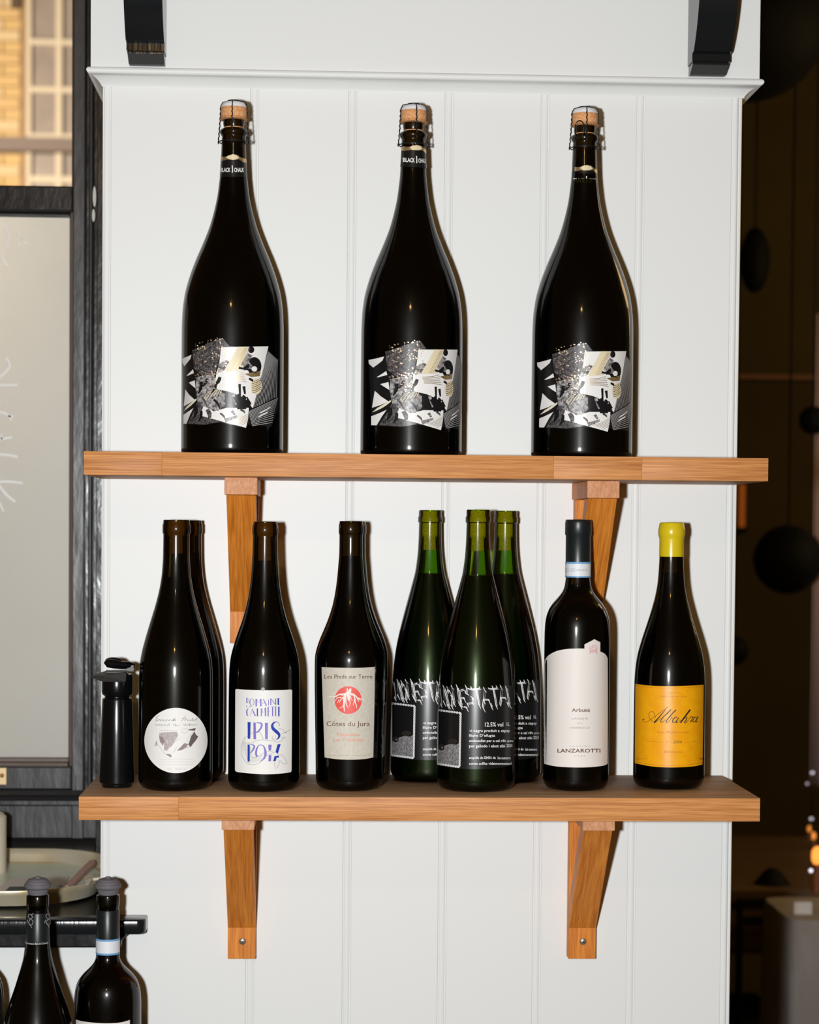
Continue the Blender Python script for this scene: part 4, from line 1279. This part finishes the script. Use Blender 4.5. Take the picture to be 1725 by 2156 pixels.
# sill running out in front of the pier
ZL = 1.1048
sill = shell('trim_2')
xh = float(at(306, 1932, -0.036)[0])
gx = GX[0] - 0.002
pts = [(XL, YG - 0.0005), (XL, -0.036)]
rr_ = 0.010
pts += [(xh - rr_ + rr_ * math.sin(a), -0.036 + rr_ - rr_ * math.cos(a)) for a in np.linspace(0, math.pi / 2, 7)]
pts += [(xh, -0.0015), (gx, -0.0015), (gx, YG - 0.0005)]
MB().prism(pts, 2, ZL - 0.017, ZL).build('sill_board', BLACKP, sill, bevel=0.0022, smooth=50)
xe = float(at(255, 1980, -0.028)[0])
MB().prism([(XL, ZL - 0.0175), (xe + 0.009, ZL - 0.0175), (xe, ZL - 0.025), (xe, ZL - 0.0335), (XL, ZL - 0.0335)], 1, -0.029, -0.0015).build('sill_apron', BLACKW, sill, bevel=0.002)
MB().box((XL, 0.0005, 0.0), (gx - 0.001, 0.06, ZL - 0.034)).build('under_sill_wall', WHITE2, sill)

# ------------------------------------------------------------------ things on the sill
def rounded(x0, x1, y0, y1, r, n=8):
    o_ = []
    for cx_, cy_, a0 in ((x1 - r, y0 + r, -90), (x1 - r, y1 - r, 0), (x0 + r, y1 - r, 90), (x0 + r, y0 + r, 180)):
        for i in range(n + 1):
            a = math.radians(a0 + 90 * i / n)
            o_.append((cx_ + r * math.cos(a), cy_ + r * math.sin(a)))
    return o_


TX0, TX1, TY0, TY1 = -0.62, -0.046, 0.035, 0.372
t = thing('metal_tray', 'shallow steel tray with rounded corners on the black window sill', 'tray', ((TX0 + TX1) / 2, (TY0 + TY1) / 2, ZL))
hx, hy = (TX1 - TX0) / 2, (TY1 - TY0) / 2
m = MB()
loops = []
for off, z in ((0.012, 0.0006), (0.006, 0.002), (0.002, 0.014), (0.0, 0.0195), (0.0006, 0.0208), (0.003, 0.0208), (0.0045, 0.0195), (0.0065, 0.013), (0.010, 0.0045), (0.016, 0.0032)):
    loops.append([(x, y, z) for x, y in rounded(-hx + off, hx - off, -hy + off, hy - off, 0.105 - off)])
n = len(loops[0])
for L_ in loops:
    m.v += L_
for j in range(len(loops) - 1):
    for i in range(n):
        m.f.append([j * n + i, j * n + (i + 1) % n, (j + 1) * n + (i + 1) % n, (j + 1) * n + i])
        m.m.append(0)
m.f += [list(range(n))[::-1]]
m.m += [0]
m.build('rim', STEEL, t, smooth=50)
MB().prism([(x, y) for x, y in rounded(-hx + 0.0155, hx - 0.0155, -hy + 0.0155, hy - 0.0155, 0.089)], 2, 0.0012, 0.0033).build('bottom', STEELIN, t)
zt = ZL + 0.0035
# pink stick leaning across the tray's right end
a, b = atz(193, 1818, ZL + 0.018), atz(139, 1872, ZL + 0.010)
tag(MB().tube([a, a + (b - a) * 0.5, b], 0.0048, 12).build('wooden_stick', PINK, None, smooth=50), 'pinkish wooden stick lying slantwise in the steel tray', 'stick')
m = MB()
q = [atz(x, y, zt) for x, y in ((22, 1852), (146, 1847), (128, 1880), (-20, 1885))]
m.add([(*p_[:2], zt) for p_ in q] + [(*p_[:2], zt + 0.0012) for p_ in q], [(3, 2, 1, 0), (4, 5, 6, 7), (0, 1, 5, 4), (1, 2, 6, 5), (2, 3, 7, 6), (3, 0, 4, 7)])
tag(m.build('paper_slip', PAPERC, None), 'pale paper slip lying flat in the steel tray', 'paper')
m = MB()
q = [atz(x, y, zt + 0.0014) for x, y in ((20, 1869.5), (62, 1869), (58, 1880.5), (9, 1880.5))]
m.add([(*p_[:2], zt + 0.0014) for p_ in q] + [(*p_[:2], zt + 0.003) for p_ in q], [(3, 2, 1, 0), (4, 5, 6, 7), (0, 1, 5, 4), (1, 2, 6, 5), (2, 3, 7, 6), (3, 0, 4, 7)])
tag(m.build('dark_card', mat('dark_card', (0.03, 0.04, 0.03), 0.5), None), 'small dark card on the paper slip in the tray', 'card')
m = MB()
a, b = atz(128, 1864, ZL + 0.006), atz(117, 1876, ZL + 0.016)
tag(m.tube([a, b], [0.0016, 0.0028], 8).build('pen', mat('black_pen', (0.02, 0.025, 0.02), 0.4), None, smooth=50), 'short black pen leaning on the front rim of the tray', 'pen')
m = MB()    # cream cloth tucked over the right-hand rim
base = [(176, 1848), (186, 1844), (200, 1845), (214, 1842), (212, 1850), (196, 1852), (188, 1860), (182, 1862), (178, 1856)]
top_ = []
bot_ = []
for i, (x, y) in enumerate(base):
    p_ = atz(x, y, ZL + 0.0225)
    top_.append((p_[0], p_[1], ZL + 0.0235 + 0.0012 * math.sin(i * 1.7)))
    bot_.append((p_[0], p_[1], ZL + 0.0210))
n = len(base)
m.add(top_ + bot_, [tuple(range(n)), tuple(range(n, 2 * n))[::-1]] + [(i, n + i, n + (i + 1) % n, (i + 1) % n) for i in range(n)])
tag(m.build('cream_cloth', CREAMP, None, bevel=0.0004), 'cream rag draped on the right rim of the steel tray', 'cloth')
pc = atz(-24, 1836, zt)
kc = mpp(pc[1], -0.2, 1.1)
rc = 37 * kc
hc = float(at(-24, 1712, pc[1])[2]) - zt
o = MB().lathe([(0, 0), (rc, 0), (rc, hc - 0.004), (rc - 0.004, hc), (rc * 0.5, hc - 0.003), (0, hc - 0.004)], 40).build('pillar_candle', BEIGE, None, smooth=40)
o.location = (float(pc[0]), float(pc[1]), zt)
tag(o, 'thick beige pillar candle standing in the tray at the left edge', 'candle')

# ------------------------------------------------------------------ bar counter (below the frame) and the three stoppered bottles
cg = C1(0, 1700, 4.728)
YB = -0.125
G_LIP = cg([(866, 950, 1156), (872, 941, 1166), (880, 938, 1168), (960, 938, 1168), (990, 942, 1165), (1000, 946, 1162)])
G_BODY = cg([(1006, 947, 1163), (1300, 943, 1172), (1440, 942, 1175), (1500, 940, 1182), (1550, 925, 1210), (1600, 885, 1262), (1660, 825, 1325), (1750, 770, 1383), (1850, 747, 1403), (1950, 741, 1409), (2156, 740, 1410), (3300, 738, 1412)])
zc_top = float(at(226, 1884, YB)[2]) - 0.302
bG = Bottle('wine_bottle', 'stoppered bordeaux bottle with white neck band, rightmost of those below the sill', 226.5, 2200, YB, zc_top, G_LIP, G_BODY, GL_DARK, 1990, cork=False, liquid=mat('olive_wine', (0.012, 0.010, 0.002), 0.3, spec=0.2))
sleeve_pts = [(1700 + y / 4.728, h / 4.728) for y, h in ((1015, 111), (1020, 114), (1300, 117))]
pr = [(h * bG.k, bot_z(bG, r)) for r, h in sleeve_pts]
MB().lathe([(pr[0][0] - 0.001, pr[0][1])] + pr + [(pr[-1][0] - 0.001, pr[-1][1])], 40).build('capsule', CAPS_BLK, bG.t, smooth=40)
bo = band(bG, 1975, 2006, 25.4, 'tax_band', BAND_W, bG.t)
band(bG, 1974, 1978, 25.5, 'band_edge', BAND_B, bo)
band(bG, 2003, 2007, 25.5, 'band_edge', BAND_B, bo)
P = Print(bG, 0, 1700, 4.728)
lb = MB()
P.poly(lb, arc((757, 2112), (830, 2130), (950, 2144), (1075, 2149), (1200, 2140), (1292, 2115)) + [(1292, 3000), (1075, 3040), (757, 3000)], 0, 0)
lb.build('label', PAPERC, bG.t, smooth=40)


def stopper(bot, rim_row, rim_half):
    z = bot.top
    r = rim_half * bot.k
    so = MB().lathe([(0, z - 0.012), (0.0086, z - 0.012), (0.0088, z + 0.0002), (r * 0.70, z + 0.0003), (r * 0.80, z + 0.0062), (r * 0.95, z + 0.0075), (r, z + 0.0095), (r * 0.985, z + 0.0115), (r * 0.90, z + 0.0122), (r * 0.88, z + 0.0138), (r * 0.74, z + 0.0158), (r * 0.70, z + 0.0168), (r * 0.42, z + 0.0182), (r * 0.36, z + 0.0178), (r * 0.22, z + 0.0178), (r * 0.18, z + 0.0196), (0, z + 0.0198)], 40).build('rubber_stopper', RUBBER, bot.t, smooth=32)
    return so


stopper(bG, 1861, 28.5)
H_LIP = cg([(866, 272, 478), (872, 265, 484), (880, 262, 488), (985, 262, 488), (1000, 266, 484), (1010, 268, 482)])
H_BODY = cg([(1016, 268, 483), (1150, 264, 490), (1345, 258, 502), (1400, 253, 510), (1500, 240, 526), (1600, 214, 555), (1700, 187, 585), (1800, 157, 618), (1900, 124, 655), (2000, 91, 690), (2100, 62, 721), (2200, 38, 748), (2330, 20, 766), (3300, 16, 770)])
bH = Bottle('wine_bottle', 'stoppered sloping-shouldered bottle with thin white neck writing, below the sill', 79, 2200, YB - 0.032, zc_top, H_LIP, H_BODY, GL_DARK, 1995, cork=False, liquid=MATS['olive_wine'])
pr = [(h / 4.728 * bH.k, bot_z(bH, 1700 + y / 4.728)) for y, h in ((1040, 111), (1046, 114), (1345, 123))]
hc_ = MB().lathe([(pr[0][0] - 0.001, pr[0][1])] + pr + [(pr[-1][0] - 0.001, pr[-1][1])], 40).build('capsule', CAPS_BLK, bH.t, smooth=40)
neck_print(bH, 26.2, [('Domaine Barrel Carton', 54.5, 1980, 101, 1984)], hc_, INKW)
fl = MB()
P_ = Print(bH, 0, 1700, 4.728, 0.0016)
for cx_ in (310, 465):
    for pts in (((0, 0), (-20, -30), (0, -50), (20, -20), (0, 0)), ((0, 0), (25, 20), (10, 60), (-15, 40), (0, 0)), ((-20, 5), (-30, 40)), ((10, -40), (28, -60)), ((-5, 45), (12, 85))):
        P_.stroke(fl, [(cx_ + a, 1110 + b) for a, b in pts], 5, 0, 1)
fl.build('emblem', INKG, hc_)
stopper(bH, 1859, 28.5)
cG = copy_tree(bG.t)
for ch in list(cG.children):
    if ch.name.startswith(('rubber_stopper',)):
        bpy.data.objects.remove(ch)
p = at(-63, 2200, YB + 0.012)
cG.location = (float(p[0]), YB + 0.012, zc_top - 0.012 + 0.012)
cG['label'] = 'bordeaux bottle cut off by the left edge of the picture, only its shoulder showing'
for o_ in (bG.t, bH.t, cG):
    o_['group'] = 'open bottles standing below the sill'
MB().box((-0.9, -0.40, zc_top - 0.04), (0.24, -0.012, zc_top)).build('trim_3', BLACKP, None, bevel=0.003, kind='structure')

# ------------------------------------------------------------------ outside: the brick house across the street
YE = 12.0
ke = mpp(YE, -1.2, 2.0)


def ez(row):
    return float(at(80, row, YE)[2])


def exx(px):
    return float(at(px, 200, YE)[0])


ho = thing('brick_house', 'yellow brick house with white-barred sash window, seen through the upper pane', 'house', (exx(100), YE, 0))
ox_ = exx(100)
BR = [mat('yellow_brick', (0.60, 0.41, 0.18), 0.8, vary=((3, 3, 3), (0.68, 0.50, 0.26))), mat('ochre_brick', (0.62, 0.43, 0.21), 0.8), mat('pale_brick', (0.66, 0.51, 0.31), 0.8)]
MB().box((exx(-420) - ox_, 0.03, 0.0), (exx(500) - ox_, 0.3, 5.0)).build('mortar', mat('pale_mortar', (0.62, 0.50, 0.32), 0.9), ho)
MB().box((exx(-420) - ox_, -0.02, 0.0), (exx(500) - ox_, 0.03, ez(585))).build('added_pale_band', mat('pale_band_cream', (0.78, 0.74, 0.66), 0.8), ho)  # unseen pale band, added so the whitened pane shows paler below
bme = [MB().box((0, 0, 0), (0.215, 0.03, 0.066)).mesh('brick', b_) for b_ in BR]
zc = ez(583)
row_ = 0
while zc < ez(-60):
    x = exx(44) - 0.225 * (1 if row_ % 2 else 0.5)
    for j in range(5):
        o = link('brick', bme[random.randrange(3)], ho)
        o.location = (x - ox_, 0, zc)
        x -= 0.225
        if row_ % 2 == 0 and j == 0:
            o.scale.x = 0.5
    zc += 0.075
    row_ += 1
wf = mat('white_sash_paint', (0.66, 0.58, 0.47), 0.6)
wn = shell('x')
bpy.data.objects.remove(wn)
sash = MB()
sash.box((exx(44) - ox_, -0.02, ez(425)), (exx(66) - ox_, 0.02, ez(-60)))
house_win = sash.build('window_frame', mat('brown_reveal', (0.34, 0.22, 0.12), 0.7), ho)
for x0, x1 in ((119, 132), (57, 67)):
    MB().box((exx(x0) - ox_, -0.035, ez(430)), (exx(x1) - ox_, 0.0, ez(-60))).build('glazing_bar', wf, house_win)
for y0, y1 in ((84, 96), (184, 196), (283, 295), (372, 386)):
    MB().box((exx(66) - ox_, -0.03, ez(y1)), (exx(240) - ox_, 0.0, ez(y0))).build('glazing_bar', wf, house_win)
MB().box((exx(60) - ox_, 0.012, ez(430)), (exx(240) - ox_, 0.028, ez(-60))).build('window_pane', mat('dusky_pane', (0.27, 0.23, 0.22), 0.4, vary=((4, 4, 4), (0.34, 0.29, 0.27))), ho)  # hazy veil over the view is put into the raised pane colour
MB().box((exx(-200) - ox_, -0.12, ez(324)), (exx(240) - ox_, 0.0, ez(296))).build('stone_sill', mat('grey_stone', (0.22, 0.18, 0.17), 0.8), ho)
MB().box((exx(25) - ox_, -0.06, ez(20)), (exx(46) - ox_, 0.0, ez(-40))).build('bracket_box', mat('dark_iron', (0.09, 0.06, 0.04), 0.6), ho)

# ------------------------------------------------------------------ the dark room to the right
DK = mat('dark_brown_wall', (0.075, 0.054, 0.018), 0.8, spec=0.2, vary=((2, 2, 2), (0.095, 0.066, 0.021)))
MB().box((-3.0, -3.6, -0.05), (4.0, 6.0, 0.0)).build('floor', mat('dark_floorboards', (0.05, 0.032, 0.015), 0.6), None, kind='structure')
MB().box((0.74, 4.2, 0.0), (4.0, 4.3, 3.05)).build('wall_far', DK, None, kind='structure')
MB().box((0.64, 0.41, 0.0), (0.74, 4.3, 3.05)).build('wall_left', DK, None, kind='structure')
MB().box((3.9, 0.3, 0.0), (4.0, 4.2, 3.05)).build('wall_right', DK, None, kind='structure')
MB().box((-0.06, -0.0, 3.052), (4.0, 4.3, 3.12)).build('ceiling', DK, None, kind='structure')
p = at(1640, 795, 4.195)
MB().box((0.75, 4.17, float(p[2]) - 0.008), (2.6, 4.199, float(p[2]) + 0.008)).build('trim_4', mat('red_brown_rail', (0.22, 0.085, 0.022), 0.5), None, kind='structure')
BL = mat('matt_black_shade', (0.004, 0.005, 0.005), 0.7, spec=0.2)


def globe(px, py, rp, Y, name, label, sc=(1, 1, 1), cord=True):
    c = at(px, py, Y)
    k_ = mpp(Y, c[0])
    r = rp * k_
    t = thing(name, label, 'lamp', c, 0)
    m_ = MB()
    pr_ = [(0, r * sc[2])]
    m_.sphere((0, 0, 0), r, 32, 20, sc)
    m_.build('shade', BL, t, smooth=60)
    if cord:
        MB().tube([(0, 0, r * sc[2] * 0.98), (0, 0, 3.045 - float(c[2]))], 0.003, 6).build('cord', BL, t)
        MB().lathe([(0, 3.052 - float(c[2])), (0.04, 3.052 - float(c[2])), (0.035, 3.03 - float(c[2])), (0, 3.025 - float(c[2]))], 20).build('ceiling_rose', BL, t, smooth=40)
    return t


globe(1578, 46, 164, 2.6, 'pendant_lamp', 'huge round black pendant in the dark room, at the top right')
globe(1590, 548, 31, 3.4, 'pendant_lamp', 'slim oval black pendant hanging in the dark room above the shelf height', (1, 1, 2.2))
globe(1713, 885, 30, 3.2, 'pendant_lamp', 'small round black pendant at the right edge of the picture')
globe(1660, 1178, 73, 3.0, 'pendant_lamp', 'round black pendant hanging in the dark room between the two shelves')
globe(1546, 1370, 31, 3.3, 'pendant_lamp', 'round black pendant half hidden by the white pier beside the yellow-topped bottle')
# amber tube light at the back, mostly hidden by the pier
a, b = at(1562, 1110, 4.1), at(1562, 1020, 4.1)
t = thing('wall_lamp', 'dim amber tube lamp on the far wall just beyond the pier', 'lamp', a)
MB().tube([(0, 0, 0), (0, 0, float(b[2] - a[2]))], 0.010, 10).build('tube', mat('amber_glow', (0.2, 0.05, 0.0), 0.5, emit=(1.0, 0.22, 0.02), est=0.16), t, smooth=60)
MB().box((-0.02, 0.02, -0.02), (0.02, 0.098, 0.0)).build('wall_plate', BL, t)
# pale curtain at the right edge
c0 = at(1714, 1100, 3.25)
m = MB()
zt0, zt1 = float(at(1720, 1655, 3.25)[2]), float(at(1720, 660, 3.25)[2])
xs_ = [float(c0[0]) + 0.012 * i for i in range(30)]
vs = []
for i, x in enumerate(xs_):
    y = 3.25 + 0.018 * math.sin(i * 1.25)
    vs += [(x, y, zt0), (x, y, zt1)]
m.add(vs, [(2 * i, 2 * i + 2, 2 * i + 3, 2 * i + 1) for i in range(29)])
o = m.build('curtain', mat('dusty_pink_cloth', (0.62, 0.44, 0.40), 0.9), None, smooth=60)
sd = o.modifiers.new('cloth_thickness', 'SOLIDIFY')
sd.thickness = 0.003
tag(o, 'dusty pink curtain hanging at the right edge of the picture', 'curtain')
# brown table with dark things on it
TZ = 0.75
t = thing('wooden_table', 'brown wooden table in the dark room beyond the lower shelf', 'table', (1.30, 2.68, 0))
TW = mat('brown_table_wood', (0.11, 0.060, 0.020), 0.6, vary=((6, 30, 30), (0.15, 0.085, 0.030)))
MB().box((-0.38, -0.42, TZ - 0.03), (0.38, 0.42, TZ)).build('table_top', TW, t, bevel=0.003)
MB().box((-0.36, -0.40, TZ - 0.15), (0.36, -0.38, TZ - 0.0305)).build('apron', TW, t)
for sx in (-0.34, 0.34):
    for sy in (-0.36, 0.38):
        MB().box((sx - 0.02, sy - 0.02, 0), (sx + 0.02, sy + 0.02, TZ - 0.031)).build('leg', TW, t)
# chair with its back to us, pushed up to the table
YC = 2.20
a, b = at(1552, 1930, YC), at(1662, 1946, YC)
xc_ = float(a[0] + b[0]) / 2
hwc = float(b[0] - a[0]) / 2
t = thing('dark_chair', 'black chair seen from behind, pushed up to the brown table in the dark room', 'chair', (xc_, YC, 0))
for r0, r1, e in ((1892, 1902, 0.94), (1930, 1946, 1.0)):
    MB().box((-hwc * e, -0.012, float(at(1600, r1, YC)[2])), (hwc * e, 0.010, float(at(1600, r0, YC)[2]))).build('back_rail', BL, t, bevel=0.002)
for sx in (-1, 1):
    MB().box((sx * hwc * 0.9 - 0.006, -0.008, 0.46), (sx * hwc * 0.9 + 0.006, 0.008, float(at(1600, 1893, YC)[2]))).build('back_post', BL, t)
MB().box((-hwc, -0.01, 0.43), (hwc, 0.34, 0.455)).build('seat', BL, t, bevel=0.004)
for sx in (-1, 1):
    for sy in (0.0, 0.32):
        MB().box((sx * hwc * 0.88 - 0.01, sy - 0.01, 0), (sx * hwc * 0.88 + 0.01, sy + 0.01, 0.43)).build('leg', BL, t)
p = atz(1637, 1869, TZ)
p[1] = 2.34
kb = mpp(p[1], p[0], 0.8)
o = MB().lathe([(40 * kb, 0.0), (36 * kb, 0.004), (27 * kb, 0.016), (17 * kb, 0.030), (8 * kb, 0.036), (0, 0.037)], 32).build('upturned_bowl', BL, None, smooth=50)
o.location = (float(p[0]), float(p[1]), TZ)
tag(o, 'upturned black bowl on the brown table in the dark room', 'bowl')
# white clothed table at the right edge
t = thing('clothed_table', 'table under a pale grey cloth at the lower right edge', 'table', (1.62, 2.02, 0))
xl = float(at(1668, 1936, 1.86)[0]) - 1.62
CL = mat('grey_white_cloth', (0.34, 0.31, 0.29), 0.9, vary=((9, 9, 5), (0.42, 0.39, 0.37)))
m = MB()
top = rounded(xl, 0.5, -0.15, 0.13, 0.04, 6)
n = len(top)
loops = [[(x, y, 0.752) for x, y in top], [(x * 1.01, y * 1.01, 0.744) for x, y in top]]
for j, z in enumerate((0.6, 0.4, 0.2, 0.02)):
    loops.append([(x * (1.012 + 0.006 * (j + 1) * (1 + 0.5 * math.sin(i * 1.9))), y * (1.015 + 0.03 * (j + 1) * (1 + 0.5 * math.sin(i * 1.9))), z) for i, (x, y) in enumerate(top)])
for L_ in loops:
    m.v += L_
for j in range(len(loops) - 1):
    for i in range(n):
        m.f.append([j * n + i, j * n + (i + 1) % n, (j + 1) * n + (i + 1) % n, (j + 1) * n + i])
        m.m.append(0)
m.f.append(list(range(n)))
m.m.append(0)
m.build('table_cloth', CL, t, smooth=60)
MB().box((xl + 0.02, -0.13, 0.715), (0.48, 0.11, 0.742)).build('table_top', TW, t)
for sx in (xl + 0.1, 0.4):
    for sy in (-0.08, 0.06):
        MB().box((sx - 0.02, sy - 0.02, 0), (sx + 0.02, sy + 0.02, 0.714)).build('leg', TW, t)
p = atz(1691, 1925, 0.753)
kk = mpp(p[1], p[0], 0.8)
m = MB().box((-19 * kk, -0.001, 0.0), (19 * kk, 0.001, 26 * kk))
m.prism([(0.001, 0.0), (0.02, 0.0), (0.001, 20 * kk)], 0, -3 * kk, 3 * kk)
o = m.build('table_card', mat('white_card', (0.8, 0.76, 0.74), 0.7), None)
o.location = (float(p[0]), float(p[1]), 0.753)
tag(o, 'small white place card standing on the clothed table', 'card')


def votive(px, py, r, Y, est, label):
    c = at(px, py, Y)
    k_ = mpp(Y, c[0])
    r = r * k_
    t = thing('candle_light', label, 'candle', (float(c[0]), float(c[1]), 0.753 if Y < 2.6 else float(c[2]) - 0.03), 0, 'candle glows at the right edge')
    base = float(c[2]) - (0.753 if Y < 2.6 else float(c[2]) - 0.03)
    MB().lathe([(0, 0), (r * 0.75, 0), (r * 0.75, max(base - r, 0.004)), (0, max(base - r, 0.004))], 16).build('holder', mat('amber_holder', (0.25, 0.08, 0.02), 0.4), t, smooth=40)
    m_ = MB()
    m_.sphere((0, 0, base), r, 18, 12, (0.8, 0.8, 1.2))
    m_.build('flame', mat('flame_%d' % int(est * 10), (0.5, 0.15, 0.02), 0.5, emit=(1.0, 0.33, 0.055), est=est), t, smooth=60)


votive(1722, 1802, 17, 2.2, 1.5, 'large orange candle glow above the clothed table')
votive(1705, 1745, 6, 2.9, 0.7, 'small orange candle glow, left one of the pair at the right edge')
votive(1713, 1760, 7, 2.9, 0.9, 'small orange candle glow, right one of the pair at the right edge')
for i, (px, py, rp, e) in enumerate(((1711, 1627, 3.5, 1.1), (1700, 1650, 3.2, 0.35), (1709, 1724, 3.5, 1.0), (1708, 1833, 4.0, 1.6))):
    Yb_ = (2.5, 2.59, 2.68, 1.98)[i]
    c = at(px, py, Yb_)
    k_ = mpp(Yb_, c[0])
    t = thing('fairy_bulb', ['tiny white bulb, topmost glint at the right edge below the curtain', 'dim tiny white bulb just left of the topmost glint', 'tiny white bulb above the pair of orange glows', 'tiny white bulb lowest of the glints, below the large orange glow'][i], 'bulb', c, 0, 'tiny bulbs at the right edge')
    MB().sphere((0, 0, 0), rp * k_, 14, 8).build('glass', mat('bulb_glow_%d' % i, (0.5, 0.5, 0.5), 0.4, emit=(0.9, 0.82, 0.95), est=e), t, smooth=60)
    MB().tube([(0, 0, rp * k_), (0, 0, 3.05 - float(c[2]))], 0.0008, 5).build('wire', BL, t)
